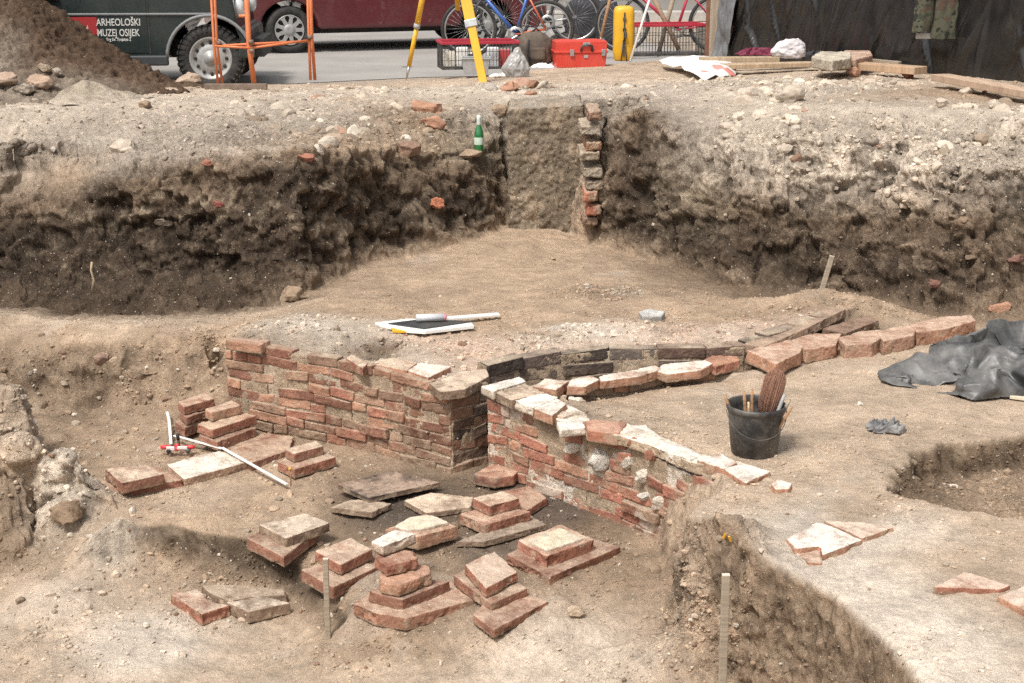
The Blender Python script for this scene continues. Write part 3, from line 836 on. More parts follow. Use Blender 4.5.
g4 = link("rubble", scatter("rubble", 260, (.012, .03), lambda m, T: np.maximum(_rub(m, T) - .35, 0) * (m[:, 1] < 8.6), SC, 104, IV2, IT2, .4), M['stone'])
tag(g4, "scattered broken mortar bits on the excavated floors", None, kind='stuff')

# street
asp, ant, ab = mat_new("asphalt")
_g = N(ant, "ShaderNodeNewGeometry")
_n1 = N(ant, "ShaderNodeTexNoise", Scale=1.2, Detail=8.0, Roughness=.7); _n2 = N(ant, "ShaderNodeTexNoise", Scale=160.0, Detail=3.0)
for q in (_n1, _n2): ant.links.new(_g.outputs["Position"], q.inputs["Vector"])
_c = ramp(ant, _n1.outputs[0], [(.3, (.25, .235, .215)), (.7, (.36, .335, .305))])
_c = mixc(ant, 1.0, _c, ramp(ant, _n2.outputs[0], [(.3, .75), (.7, 1.25)]), 'MULTIPLY')
ant.links.new(_c, ab.inputs["Base Color"]); ab.inputs["Roughness"].default_value = .9
sv = [(-60, 14.95), (-3, 15.0), (-1, 16.05), (.3, 16.35), (1.2, 16.95), (2.6, 17.65), (4.4, 18.2), (60, 19), (60, 26), (-60, 26)]
me = bpy.data.meshes.new("street"); me.from_pydata([(x, y, -.194) for x, y in sv], [], [list(range(len(sv)))]); me.update()
street = tag(link("street", me, asp), "dusty grey asphalt street behind the dig", None, kind='structure')
mb = MB(); mb.box((0, 26.15, -.12), (120, .3, .22))
tag(mb.build("kerb", plain("kerb_stone", (.42, .39, .35), .9), bevel=.02), "pale kerb on the far side of the street", None, kind='structure')
mb = MB(); mb.box((0, 29.3, -.14), (120, 6, .2))
tag(mb.build("pavement", plain("pavement", (.2, .185, .165), .9, bump=.4)), "pavement on the far side of the street", None, kind='structure')
# ================================================================== MASONRY
RED = (.335, .155, .105); REDD = (.285, .145, .10); ORG = (.42, .235, .155); BROWN = (.25, .175, .125); BURNT = (.075, .058, .048)
DUST = (.56, .44, .33); PLAST = (.70, .62, .52); CHALK = (.70, .64, .56); MORT = (.40, .305, .215)
def rough_solid(name, pts, h, col, top, topcov=.8, seed=0, L=.008, amp=.0042, shrink=.004, round_=4, stain=None):
    """closed slab: pts = world outline of its upper face, h its thickness; worn edges, chips, dusty top"""
    jr = random.Random(seed)
    pts = [Vector(p) + Vector((jr.uniform(-.004, .004), jr.uniform(-.004, .004), 0)) for p in pts]
    ar = sum(a.x * b.y - b.x * a.y for a, b in zip(pts, pts[1:] + pts[:1]))
    if ar < 0: pts = pts[::-1]
    n = len(pts)
    cen = sum(pts, Vector()) / n
    nrmv = Vector((0, 0, 0))
    for a, b in zip(pts, pts[1:] + pts[:1]):
        nrmv += (a - cen).cross(b - cen)
    nrmv.normalize()
    low = [p - nrmv * h + (p - cen).normalized() * shrink for p in pts]
    vs = np.array([p[:] for p in pts + low])
    tr = tessellate_polygon([[Vector((p.x, p.y, 0)) for p in pts]])
    T = []
    for t in tr:
        a, b, c = (vs[i] for i in t)
        t = list(t)
        if np.cross(b - a, c - a)[2] < 0: t = t[::-1]
        T.append(t); T.append([i + n for i in t[::-1]])
    for i in range(n):
        j = (i + 1) % n
        T += [[i, i + n, j + n], [i, j + n, j]]
    T = np.array(T)
    v, _, T = refine(vs, np.zeros((len(vs), 1)), T, L, 9)
    fl = vnormals(v, T)
    istop = (fl @ np.array(nrmv)) > .55
    v = smooth(v, T, round_, .5)
    nn = vnormals(v, T)
    q = v + seed * 3.17
    chip = np.clip(fbm(q, 16, 3, seed=seed) - .22, 0, 1)
    edge = 1 - np.clip(np.abs(nn).max(1), 0, 1)
    v = v + nn * (amp * (fbm(q, 9, 2, seed=seed + 5) + .8 * fbm(q, 40, 3, .6, seed=seed + 1)) - chip * (.008 + .10 * edge))[:, None]
    c1 = fbm(q, 10, 4, .6, seed=seed + 2); c2 = fbm(q, 38, 3, .6, seed=seed + 3)
    c = np.array(col)[None] * (1 + .30 * c1 + .2 * c2)[:, None]
    if stain is not None:
        k = sstep(-.05, .25, fbm(q, 7, 3, .6, seed=seed + 8))[:, None]
        c = c + (np.array(stain) - c) * k
    up = sstep(.45, .8, nn @ np.array(nrmv))
    cov = up * np.clip(topcov + 1.1 * c1 + .4 * c2, 0, 1)
    c = c + (np.array(top)[None] * (1 + .22 * c2 + .15 * c1)[:, None] - c) * cov[:, None]
    so_l = np.clip((v[:, 2].min() + .022 + .012 * c1 - v[:, 2]) / .016, 0, 1) * (1 - up) * .85
    c = c + (np.array((.29, .215, .15)) * (1 + .25 * c2)[:, None] - c) * so_l[:, None]
    mo = sstep(.20, .40, fbm(q, 13, 3, .6, seed=seed + 7)) * (1 - up) * .6
    c = c + (np.array(MORT) - c) * mo[:, None]
    base = np.array((v[:, 0].mean(), v[:, 1].mean(), v[:, 2].min()))
    return tri_mesh(name, v - base, T, np.clip(c, .01, .85)), base
def slab(name, pix, z, h, col, top, label, cat, group=None, **kw):
    """pix: outline of the upper face as measured on the photograph, z its level (one, or one per corner)"""
    zz = z if isinstance(z, (list, tuple)) else [z] * len(pix)
    pts = [P(x, y, k) for (x, y), k in zip(pix, zz)]
    kw.setdefault('seed', int(pix[0][0] * 7 + pix[0][1]) % 997)
    me, base = rough_solid(name, pts, h, col, top, **kw)
    o = link(name, me, M['brick'], loc=base)
    if label: tag(o, label, cat, group)
    return o
def adopt(o, parent):
    o.location = Vector(o.location) - Vector(parent.location)
    o.parent = parent
    return o

def wthing(*a):
    o = thing(*a); o['kind'] = 'thing'; return o
class Brickwork:
    """courses of worn bricks along a path, collected into one mesh (numpy)"""
    def __init__(s): s.v, s.t, s.c, s.n = [], [], [], 0
    def brick(s, c8, col):
        s.v.append(np.array(c8)); s.c.append(np.repeat(np.array(col)[None], 8, 0))
        q = [[3, 2, 1, 0], [4, 5, 6, 7], [0, 1, 5, 4], [1, 2, 6, 5], [2, 3, 7, 6], [3, 0, 4, 7]]
        s.t += [[a + s.n for a in t] for f in q for t in ((f[0], f[1], f[2]), (f[0], f[2], f[3]))]
        s.n += 8
    def build(s, name, mat, parent, L=.010, amp=.005, rnd=2, seed=1, dust=(.45, .36, .27), cov=.55, resid=.35, white=0):
        v, c, T = np.concatenate(s.v), np.concatenate(s.c), np.array(s.t)
        v, c, T = refine(v, c, T, L, 7)
        v = smooth(v, T, rnd, .5)
        nn = vnormals(v, T)
        v = v + nn * (amp * (fbm(v, 12, 3, seed=seed) + .9 * fbm(v, 42, 3, .6, seed=seed + 2)))[:, None]
        n1, n2 = fbm(v, 8, 4, .6, seed=seed + 3), fbm(v, 33, 3, .6, seed=seed + 4)
        c = c * (1 + .3 * n1 + .22 * n2)[:, None]
        k = sstep(.4, .85, nn[:, 2]) * np.clip(cov + n1, 0, 1)
        c = c + (np.array(dust) - c) * k[:, None]
        k = sstep(.05, .4, fbm(v, 6, 4, .62, seed=seed + 5) + .3 * n2) * resid
        c = c + (np.array(MORT) - c) * k[:, None]
        if white:
            k = sstep(.16, .3, fbm(v, 5, 3, .6, seed=seed + 6)) * white
            c = c + (np.array(PLAST) - c) * k[:, None]
        lowk = np.clip((v[:, 2].min() + .11 + .10 * n1 - v[:, 2]) / .09, 0, 1) * .6
        c = c + (np.array((.30, .225, .155)) * (1 + .25 * n2)[:, None] - c) * lowk[:, None]
        base = np.array(parent.location)
        return link(name, tri_mesh(name, v - base, T, np.clip(c, .01, .85)), mat, parent)
def walk(path):
    p = np.array([q[:2] for q in path]); d = np.r_[0, np.cumsum(np.linalg.norm(np.diff(p, axis=0), axis=1))]
    def at(s):
        i = int(np.clip(np.searchsorted(d, s) - 1, 0, len(p) - 2))
        t = (p[i + 1] - p[i]) / (d[i + 1] - d[i])
        return p[i] + t * (s - d[i]), np.array((-t[1], t[0])), t
    return at, d
def wall(path, z0, z1, parent, cols, seed, course=.061, bl=(.14, .27), depth=.075, skip=None, dark=None, gap=.006, white=0, jut=.006, resid=.35):
    """z0, z1: lists of bottom / top level per path vertex"""
    rg = random.Random(seed)
    at, d = walk(path)
    bw = Brickwork()
    Lw = d[-1]
    lo = lambda s: float(np.interp(s, d, z0)); hi = lambda s: float(np.interp(s, d, z1))
    nc = int(math.ceil((max(z1) - min(z0)) / course))
    for k in range(nc):
        s = -rg.uniform(0, .12)
        while s < Lw:
            ln = rg.uniform(*bl) if rg.random() > .25 else rg.uniform(.09, .13)
            a, b = max(s, 0) + gap * .5, min(s + ln, Lw) - gap * .5
            s += ln
            if b - a < .03: continue
            mid = .5 * (a + b)
            zb = hi(mid) - (k + 1) * course + gap * .5; zt = hi(mid) - k * course - gap * .35
            if zt < lo(mid) + .01: continue
            zb = max(zb, lo(mid) - .03)
            if skip and skip(mid / Lw, k, rg): continue
            zb += rg.uniform(-.004, .004); zt += rg.uniform(-.005, .005)
            pr = rg.uniform(-jut, jut) * 1.3 + (.012 if rg.random() < .06 else 0)
            c8 = []
            tl = rg.uniform(-.009, .009)
            for z, dz in ((zb, 0), (zt, 0)):
                for ss, dd in ((a, -pr), (b, -pr + rg.uniform(-.006, .006)), (b, depth), (a, depth)):
                    pnt, nv, t = at(ss)
                    q = pnt + nv * dd
                    c8.append((q[0], q[1], z + (tl if ss == a else -tl)))
            col = np.array(rg.choice(cols)) * rg.uniform(.72, 1.22)
            if dark: col = dark(mid / Lw, k, col, rg)
            bw.brick(c8, col)
    ob = bw.build("brickwork", M['brick'], parent, seed=seed, white=white, resid=resid)
    # mortar bed, set back between the bricks
    mw = Brickwork()
    for i in range(len(path) - 1):
        m = max(1, int((d[i + 1] - d[i]) / .12))
        for j in range(m):
            a, b = d[i] + (d[i + 1] - d[i]) * j / m, d[i] + (d[i + 1] - d[i]) * (j + 1) / m
            pa, na, ta_ = at(a + 1e-5); pb, nb, tb_ = at(b - 1e-5)
            c8 = []
            for z in (0, 1):
                for pq, nv, ss, dd in ((pa, na, a, .008), (pb, nb, b, .008), (pb, nb, b, .10), (pa, na, a, .10)):
                    q = pq + nv * dd
                    c8.append((q[0], q[1], hi(ss) - .016 if z else lo(ss) - .05))
            mw.brick(c8, MORT)
    # weld the pieces of the bed so that it is one rough body
    mw.build("mortar_bed", M['mortar'], parent, L=.014, amp=.0055, rnd=0, seed=seed + 50, cov=.1, resid=.3, white=.25 + 1.2 * white)
    return ob
# --- left wall with its squared corner
w1 = wthing("brick_wall", "long weathered red brick wall closing the back of the sunken room, with squared end", "wall", (W1[0][0], W1[0][1], ZF))
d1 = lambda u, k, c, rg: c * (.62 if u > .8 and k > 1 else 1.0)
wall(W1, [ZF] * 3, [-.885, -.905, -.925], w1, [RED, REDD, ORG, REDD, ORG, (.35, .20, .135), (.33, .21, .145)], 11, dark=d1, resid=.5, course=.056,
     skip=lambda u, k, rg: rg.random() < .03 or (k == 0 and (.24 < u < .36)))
wq = wthing("brick_wall", "short brick return of the wall corner facing the narrow flue, darkened as in shade", "wall", (WP[0][0], WP[0][1], ZF))
wall(WP, [ZF, ZF], [-.925, -.935], wq, [(.17, .10, .07), BURNT, (.13, .085, .065), (.22, .12, .08)], 12, resid=.2, bl=(.2, .3))  # shade of this side face is painted into the brick colours
# --- right wall
w2 = wthing("brick_wall", "right hand red brick wall with white lime mortar lumps below the bucket terrace", "wall", (W2[1][0], W2[1][1], ZF))
wall(W2, [ZF - .02, ZF - .03, -1.46], [-.925, -.985, -1.02], w2, [RED, RED, REDD, ORG, (.36, .16, .11), (.32, .18, .12)], 13, course=.057, white=.5, resid=.55,
     skip=lambda u, k, rg: (u > .42 and rg.random() < .30) or rg.random() < .03 or (.22 < u < .5 and 1 <= k <= 3 and rg.random() < .5))
def lump(px, py, Y, r, col, parent, name, seed, fl=(1, .6, .8)):
    c = np.array(PY(px, py, Y))
    v = IV2.copy(); T = IT2
    v, _, T = refine(v, np.zeros((len(v), 1)), T, .17, 3)
    n = v.copy()
    for _k in range(9):
        dd_ = np.random.default_rng(seed * 13 + _k).normal(size=3); dd_ /= np.linalg.norm(dd_)
        ex_ = np.maximum(v @ dd_ - (.5 + .035 * _k), 0); v = v - ex_[:, None] * dd_
    v = v * (1 + .30 * fbm(n, 1.6, 3, seed=seed) + .16 * fbm(n, 4, 3, .6, seed=seed + 1))[:, None] * (np.array(fl) * r * 1.2)
    cc = np.array(col)[None] * (1 + .3 * fbm(n, 2.5, 3, seed=seed + 2))[:, None]
    base = np.array(parent.location) if parent is not None else c
    return link(name, tri_mesh(name, v + c - base, T, cc), M['mortar' if parent is not None else 'stone'], parent, (0, 0, 0) if parent is not None else tuple(base))
at2, dd2 = walk(W2)
def w2Y(px):
    best = min(np.linspace(0, dd2[-1], 200), key=lambda s: abs((at2(s)[0][0] / (at2(s)[0][1] * CT + 2.45 * ST)) * F + 512 - px))
    return at2(best)[0][1]
for i, (x, y, r_, c) in enumerate(((600, 459, .062, CHALK), (574, 447, .040, PLAST), (628, 463, .036, PLAST), (644, 476, .036, PLAST), (660, 503, .042, PLAST), (645, 496, .03, CHALK), (584, 431, .03, MORT), (690, 500, .03, MORT), (612, 440, .03, RED), (634, 443, .028, RED), (652, 455, .03, RED))):
    lump(x, y, w2Y(x) - .005, r_, c, w2, "lime_lump" if sum(c) > 1.2 else "broken_brick", 200 + i, (1.1, .42, .85))
def cap(pix, z, h, col, top, parent, name="capping_brick", **kw):
    kw.setdefault('topcov', .95)
    return adopt(slab(name, pix, z, h, col, top, None, None, **kw), parent)
cap([(368, 363), (390, 357), (418, 362), (407, 370.5)], -.905, .05, ORG, DUST, w1)
cap([(408, 370.5), (420, 362), (452, 366.5), (429, 377)], -.91, .05, ORG, PLAST, w1)
cap([(431, 384), (461, 371), (486, 368), (489, 376), (466, 388.5), (440, 392)], -.93, .05, BROWN, DUST, w1)
cap([(346, 358), (352, 354), (368, 363), (362, 368)], -.9, .05, RED, DUST, w1)
cap([(228, 340.5), (238, 337.5), (270, 340), (261, 345)], -.87, .055, ORG, (.40, .27, .2), w1)
cap([(481.5, 386), (520, 376.5), (526, 381), (494, 391.5)], -.915, .045, (.5, .42, .34), CHALK, w2)
cap([(495, 392), (526, 383), (545, 392), (512, 400)], -.925, .05, BROWN, DUST, w2)
cap([(510, 398), (545, 393), (558, 397), (533, 408)], -.93, .05, (.6, .52, .43), CHALK, w2)
cap([(533, 408), (556, 398), (568, 403), (552, 415.5)], -.935, .055, ORG, CHALK, w2)
cap([(557, 421), (582, 420), (586, 427), (560, 430)], -.955, .04, PLAST, CHALK, w2)
cap([(585, 421), (600, 419), (627, 423), (618, 434), (588, 430)], -.945, .06, (.38, .17, .11), (.46, .28, .2), w2, name="broken_brick")
cap([(624, 424), (645, 425), (662, 437), (650, 443), (630, 436)], -.955, .05, PLAST, CHALK, w2, amp=.005)
cap([(660, 441), (690, 448), (702, 455), (690, 460), (668, 452)], -.945, .05, PLAST, CHALK, w2, amp=.005)
cap([(697, 459), (722, 453.5), (737, 462), (724, 468.5)], -.938, .055, ORG, CHALK, w2)
cap([(725, 469), (747, 463), (771, 471), (745.5, 483)], -.935, .055, ORG, CHALK, w2)

# --- flue walls towards the right
w3 = wthing("brick_wall", "low soot blackened brick kerb along the far side of the narrow flue", "wall", (W3[2][0], W3[2][1], -1.1))
wall(W3, [-1.12, -1.12, -1.1, -1.08, -1.06, -1.0, -.96], [p[2] for p in W3], w3, [(.15, .12, .10), (.12, .09, .075), (.2, .13, .1), BURNT], 17, course=.072, bl=(.2, .3), resid=.25, depth=.09, jut=.012)
cap([(745, 344), (778, 327), (828, 307), (846, 309), (800, 331), (762, 347)], [-.885, -.87, -.83, -.82, -.85, -.88], .05, BROWN, (.36, .26, .19), w3)
cap([(820, 328), (870, 315), (880, 320), (846, 333)], -.885, .07, (.2, .13, .09), (.28, .19, .14), w3)
cap([(566, 388), (583, 377), (593, 379), (577, 391)], -1.02, .03, (.2, .17, .14), (.25, .22, .19), w3, name="broken_brick")
w4 = wthing("brick_wall", "low tan brick kerb with chalky tops between the flue and the bucket terrace", "wall", (W4[1][0], W4[1][1], -1.05))
wall(off(W4, -.01), [-1.07] * 4, [-.955] * 4, w4, [ORG, (.36, .24, .17), (.38, .27, .2)], 19, course=.07, bl=(.2, .32), resid=.7, depth=.12, jut=.016)
for q in ([(533, 386), (545, 378.5), (568, 381), (556, 389.5)], [(566, 386), (571, 378), (592, 375), (599, 379), (585, 386)], [(600, 381), (598, 376), (655, 365), (662, 369), (640, 376)],
          [(657, 371), (662, 364.5), (705, 360), (713, 363), (700, 370), (668, 374)]):
    cap(q, -.92, .05, ORG, PLAST, w4)
cap([(700, 362), (712, 355), (738, 356), (740, 360), (716, 366)], -.93, .055, RED, ORG, w4)
w5 = wthing("brick_wall", "line of broken pinkish bricks running from the flue to the black plastic sheet", "wall", P(850, 345, -.95))
for q, z, h, c in (([(747, 350), (790, 339), (803, 346), (800, 352), (776, 364), (763, 357)], -.88, .075, ORG), ([(790, 340), (815, 333), (841, 334), (836, 345), (806, 350)], -.88, .08, ORG),
                ([(838, 337), (862, 331), (880, 329), (888, 334), (872, 343), (845, 345)], -.875, .09, (.40, .24, .17)), ([(876, 331), (905, 325), (917, 326), (914, 335), (884, 341)], -.87, .085, (.40, .24, .17)),
                ([(910, 324), (945, 316), (972, 315), (976, 320), (950, 328), (918, 332)], -.865, .09, ORG)):
    cap(q, z, h, c, (.50, .36, .27), w5, name="brick", topcov=.75, amp=.005)
for i, (x, y, r_) in enumerate(((812, 354, .04), (842, 350, .045), (862, 347, .04), (885, 346, .05), (905, 342, .05), (930, 337, .045), (780, 362, .03), (955, 330, .04))):
    lump(x, y, P(x, y, -.93)[1] + .02, r_, (.36, .22, .155), w5, "broken_brick", 300 + i, (1.2, .8, .8))
cap([(585, 420), (627, 423), (662, 437), (702, 454), (737, 461), (762, 470), (745, 478), (720, 469), (690, 462), (650, 445), (620, 436), (588, 431)], [-.952] * 12, .05, MORT, PLAST, w2, name="mortar_capping", amp=.008, topcov=.9)
cap([(566, 404), (585, 412), (590, 421), (560, 421), (548, 414)], -.968, .04, MORT, PLAST, w2, name="mortar_capping", amp=.007, topcov=.7)
# smooth core of an older wall left standing in the section
core = wthing("wall_core", "flat grey-brown block of old wall core in the middle of the far section", "wall core", PY(546, 208, 11.0))
cc_ = Brickwork()
_c = [PY(509, 262, 11.16), PY(583, 262, 11.16), PY(583, 104, 11.24), PY(509, 109, 11.24)]
cc_.brick([_c[0], _c[1], (_c[1][0], 11.9, _c[1][2]), (_c[0][0], 11.9, _c[0][2]), _c[3], _c[2], (_c[2][0], 11.9, _c[2][2]), (_c[3][0], 11.9, _c[3][2])], (.215, .17, .122))
cc_.build("core_face", M['mortar'], core, L=.02, amp=.022, rnd=3, seed=88, dust=GREY, cov=.9, resid=.75)
# brick pier cut through at the back of the trench
pier = wthing("brick_pier", "ragged column of protruding bricks beside the pale cut face in the far section", "brick pier", PY(591, 230, 10.9))
pc = Brickwork()
for i, (y, hh, c, wd) in enumerate(((116, 8, (.27, .17, .12), 15), (131, 9, GREY, 24), (147, 8, (.32, .16, .1), 18), (157, 8, (.3, .24, .18), 22), (173, 9, (.3, .25, .19), 22), (186, 8, (.30, .24, .18), 20), (197, 9, (.44, .19, .12), 16), (211, 9, (.42, .17, .11), 17), (222, 7, (.2, .11, .08), 18))):
    p0, p1 = PY(592 + (3, -1, 2, -2, 1)[i % 5] - wd * .42, y + hh / 2, 10.74 + .02 * (i % 3)), PY(592 + (3, -1, 2, -2, 1)[i % 5] + wd * .42, y - hh / 2, 10.74 + .02 * (i % 3))
    pc.brick([(x, yy, z) for z in (p0[2], p1[2]) for x, yy in ((p0[0], p0[1]), (p1[0], p0[1] + .03), (p1[0], p0[1] + .5), (p0[0], p0[1] + .5))], c)
pc.build("brickwork", M['brick'], pier, L=.014, amp=.014, rnd=3, seed=77, resid=.8)

# ------------------------------------------------------------------ hypocaust floor: tiles and stacked bricks
G1, G2, G3 = "bricks of the small floor stacks", "flat floor tiles", "loose bricks and tile pieces"
def B(pix, z, h, col, top, label, cov=.8, group=G1, name="brick", **kw):
    if .12 < sum(top) / 3 < .42: top = tuple(.62 * a + .38 * b for a, b in zip(top, DUST)); cov += .15
    return slab(name, pix, z, h, col, top, label, "tile" if name == "floor_tile" else "brick", group, topcov=cov, **kw)
# back-left strip
B([(100, 482), (153, 465), (183, 479.5), (114, 492)], -1.375, .05, RED, (.36, .23, .16), "reddish floor tile under the single pale-topped brick, left end of the strip", .7, G2, "floor_tile")
B([(167, 464.5), (221, 449.5), (248.5, 461.5), (184, 479)], -1.372, .05, (.40, .27, .19), PLAST, "chalky pale floor tile in the middle of the back-left strip", .9, G2, "floor_tile")
B([(223, 448.5), (263, 432), (293, 436), (289, 449.5), (251, 463)], -1.37, .055, REDD, (.36, .235, .165), "brown floor tile between the ruler and the left wall, right end of the strip", .7, G2, "floor_tile")
B([(105, 469), (147, 464.5), (165, 473.5), (122, 483)], -1.31, .06, REDD, DUST, "single pale-topped brick on the left end of the tile strip", .8)
B([(175, 421), (200, 410), (214, 415), (185, 428)], -1.318, .06, REDD, (.42, .3, .22), "lowest brick of the three-brick stack left of the double stack", .5)
B([(180, 411.5), (206, 401), (216, 407), (186, 417.5)], -1.268, .048, REDD, (.4, .27, .2), "middle brick of the three-brick stack left of the double stack", .4)
B([(178, 401.5), (205, 392.5), (214.5, 398.5), (184, 407)], -1.214, .052, RED, (.46, .31, .22), "top brick of the three-brick stack behind the red clamp", .7)
B([(199, 435), (236, 422), (256, 427.5), (217, 442)], -1.318, .055, REDD, BROWN, "bottom brick of the stack against the left wall's foot", .4)
B([(196.5, 423.5), (238, 410), (257, 415.5), (212, 430)], -1.262, .052, RED, (.44, .30, .21), "wide middle brick of the stack against the left wall's foot", .7)
B([(204.5, 409), (231, 400), (240.5, 405), (211.5, 412.5)], -1.208, .052, ORG, (.48, .33, .24), "small brick topping the stack against the left wall's foot", .8)
B([(277, 461), (300, 451), (326, 451), (336.5, 457), (294.5, 469)], -1.345, .055, RED, (.42, .30, .22), "wide lower brick of the pair beside the yellow-headed pin", .7)
B([(285, 448.5), (316, 440.5), (324, 445.5), (294.5, 453.5)], -1.293, .052, REDD, DUST, "upper brick of the pair beside the yellow-headed pin", .8)
B([(247, 538), (275, 522), (318, 530), (283, 557)], -1.40, .055, REDD, BROWN, "brown tile under the pale-topped brick at the edge of the scarp", .6, G2, "floor_tile")
B([(259, 524.5), (304.5, 513), (331, 522.5), (286, 538)], -1.355, .05, BROWN, (.55, .45, .35), "pale-topped brick at the edge of the scarp, left of the wooden stake", .85)
# middle
B([(338, 484), (391, 470.5), (439, 482), (368.5, 497.5)], -1.355, .028, BURNT, (.20, .13, .10), "thin burnt black-edged tile lying in front of the left wall", .5, "flat floor tiles", "floor_tile", stain=(.17, .10, .075))
B([(403, 500), (430, 492), (474, 497), (471, 507), (426, 513)], -1.376, .03, BROWN, DUST, "tan flat tile in front of the thin burnt tile", .8, G2, "floor_tile")
B([(330, 507), (352, 499), (392, 503), (372, 512)], -1.385, .03, BROWN, (.37, .29, .21), "dusty brown tile flush with the floor, left of the tan flat tile", .8, G2, "floor_tile")
B([(474, 474), (491, 464), (523, 466.5), (514, 475.5), (496, 478.5)], -1.325, .055, RED, (.40, .22, .15), "brick at the foot of the wall gap, half blackened and half red", .6, G3, stain=(.15, .09, .07))
B([(503, 491.5), (529.5, 485.5), (547.5, 497.5), (527, 511), (508, 506)], -1.37, .04, RED, (.34, .2, .14), "reddish broken tile behind the two-brick stack at the right wall", .7, G2, "floor_tile")
B([(455, 541), (530, 515), (548, 524), (484, 541)], -1.40, .03, BROWN, (.2, .155, .12), "dark flat tile in front of the two-brick stack at the right wall", .8, G2, "floor_tile")
B([(460, 513.5), (500, 503), (531, 511.5), (484, 525)], -1.355, .055, RED, (.42, .27, .19), "lower brick of the two-brick stack near the right wall", .6)
B([(472, 497.5), (502, 490.5), (520, 498), (490, 506)], -1.30, .055, RED, DUST, "upper brick of the two-brick stack near the right wall", .85)
oJ = B([(384.5, 529), (426, 514), (458, 526), (417, 537)], -1.342, .068, ORG, DUST, "orange brick carrying a thick pad of cream mortar, behind the broken stack", .6)
adopt(slab("mortar_pad", [(394, 525.5), (410, 517), (432, 514.5), (448, 522), (424, 528), (408, 529.5)], -1.329, .02, PLAST, (.62, .54, .40), None, None, topcov=.9, amp=.003), oJ)
B([(301, 569), (345, 556), (379, 566), (333, 587)], -1.435, .06, REDD, (.35, .23, .165), "lower brick of the pair right behind the left wooden stake", .7)
B([(316, 551), (352, 537), (373, 549), (341, 564.5)], -1.38, .052, RED, (.50, .37, .28), "upper brick of the pair right behind the left wooden stake", .8)
# broken stack
B([(354, 603), (368, 592), (450, 580), (480, 598), (406, 618), (376, 613)], -1.455, .06, (.34, .18, .12), (.38, .26, .19), "broad base tile under the broken five-piece stack", .6, G2, "floor_tile")
B([(368, 590.5), (408, 578), (450.5, 581), (402, 599.5)], -1.405, .052, REDD, (.38, .27, .2), "second piece from below in the broken stack, a wide brown brick", .6)
B([(378, 572), (405, 561), (429, 566), (431, 573), (400, 585), (380, 582)], -1.345, .055, ORG, (.42, .2, .13), "rough orange broken brick in the middle of the broken stack", .4, amp=.008)
B([(374, 556), (396, 546), (414, 551), (417, 558), (386, 567)], -1.293, .048, RED, (.40, .24, .17), "crumbled red brick just under the white top of the broken stack", .5, amp=.008)
B([(370, 541), (396, 529), (417, 533.5), (384, 546)], -1.238, .05, (.52, .41, .32), CHALK, "white-topped brick crowning the broken stack", .95)
# tilted stack
B([(473, 614), (505, 582), (549, 601), (494, 630)], -1.445, .04, REDD, (.34, .22, .16), "sloping reddish base tile under the tilted brick stack", .7, G2, "floor_tile")
B([(453, 575), (480, 559), (528, 588), (491, 604)], [-1.395, -1.39, -1.405, -1.41], .05, REDD, (.36, .26, .19), "slipped middle brick of the tilted stack", .6)
B([(465, 564), (495.5, 551), (517.5, 571.5), (486, 588)], [-1.34, -1.33, -1.345, -1.355], .05, RED, (.48, .36, .28), "tilted top brick of the leaning stack, between broken stack and right pile", .85)
# right pile
B([(507, 553.5), (560, 530), (621, 546), (549, 577)], [-1.39, -1.37, -1.40, -1.41], .045, REDD, (.27, .175, .13), "large dark tile under the mortar-topped brick nearest the right wall", .6, G2, "floor_tile")
oN = B([(517, 540), (560, 524), (594, 539.5), (546, 556)], -1.345, .062, RED, DUST, "thick red brick with cream mortar top nearest the right wall", .5)
adopt(slab("mortar_pad", [(527, 540), (560, 527.5), (583, 538), (547, 550)], -1.334, .018, PLAST, (.60, .52, .38), None, None, topcov=.9), oN)
# loose in front
B([(169.5, 593.5), (199, 589), (209, 601), (229.5, 604.5), (201, 614)], -1.575, .06, RED, (.46, .35, .27), "loose red brick with a notched corner lying left in the foreground", .75, G3)
B([(201, 585), (226, 583.5), (285, 589), (287, 595), (250, 597), (229, 600.5), (211, 594)], -1.58, .05, BROWN, (.34, .27, .20), "loose grey-brown tile piece at the back of the foreground trio", .7, G3)
B([(227.5, 602), (259, 595), (290, 602.5), (249, 611.5)], -1.572, .058, BROWN, (.52, .43, .34), "loose grey-sided brick with pale top at right of the foreground trio", .8, G3)
# right block
B([(786.5, 538), (818, 520.5), (863, 540), (822, 555), (820, 546), (797, 549)], -.912, .045, ORG, CHALK, "large white-faced tile piece on the edge of the front-right earth block", .95, G3, "floor_tile")
B([(822.5, 520), (859, 521.5), (893.5, 527), (864, 538.5)], -.91, .045, ORG, (.60, .48, .38), "pinkish triangular tile piece touching the white tile from behind", .9, G3, "floor_tile")
B([(796, 551), (819, 548), (822, 562), (808, 562)], -.93, .04, ORG, (.5, .36, .28), "small pink tile fragment under the white tile's corner", .8, G3, "floor_tile")
B([(932, 587), (964, 571.5), (1012, 585), (1000, 589.5), (965, 588)], -.905, .035, RED, (.55, .41, .32), "curved reddish tile piece near the right edge of the photo", .85, G3, "floor_tile")
B([(998, 596), (1024, 583.5), (1062, 594), (1032, 612)], -.9, .055, ORG, (.58, .46, .37), "thick pale tile cut by the right edge of the photo", .85, G3, "floor_tile")
B([(772, 484), (778, 479), (792, 483), (790, 488), (776, 489)], -.925, .04, ORG, PLAST, "small pale brick bit near the end of the right wall", .9, G3)
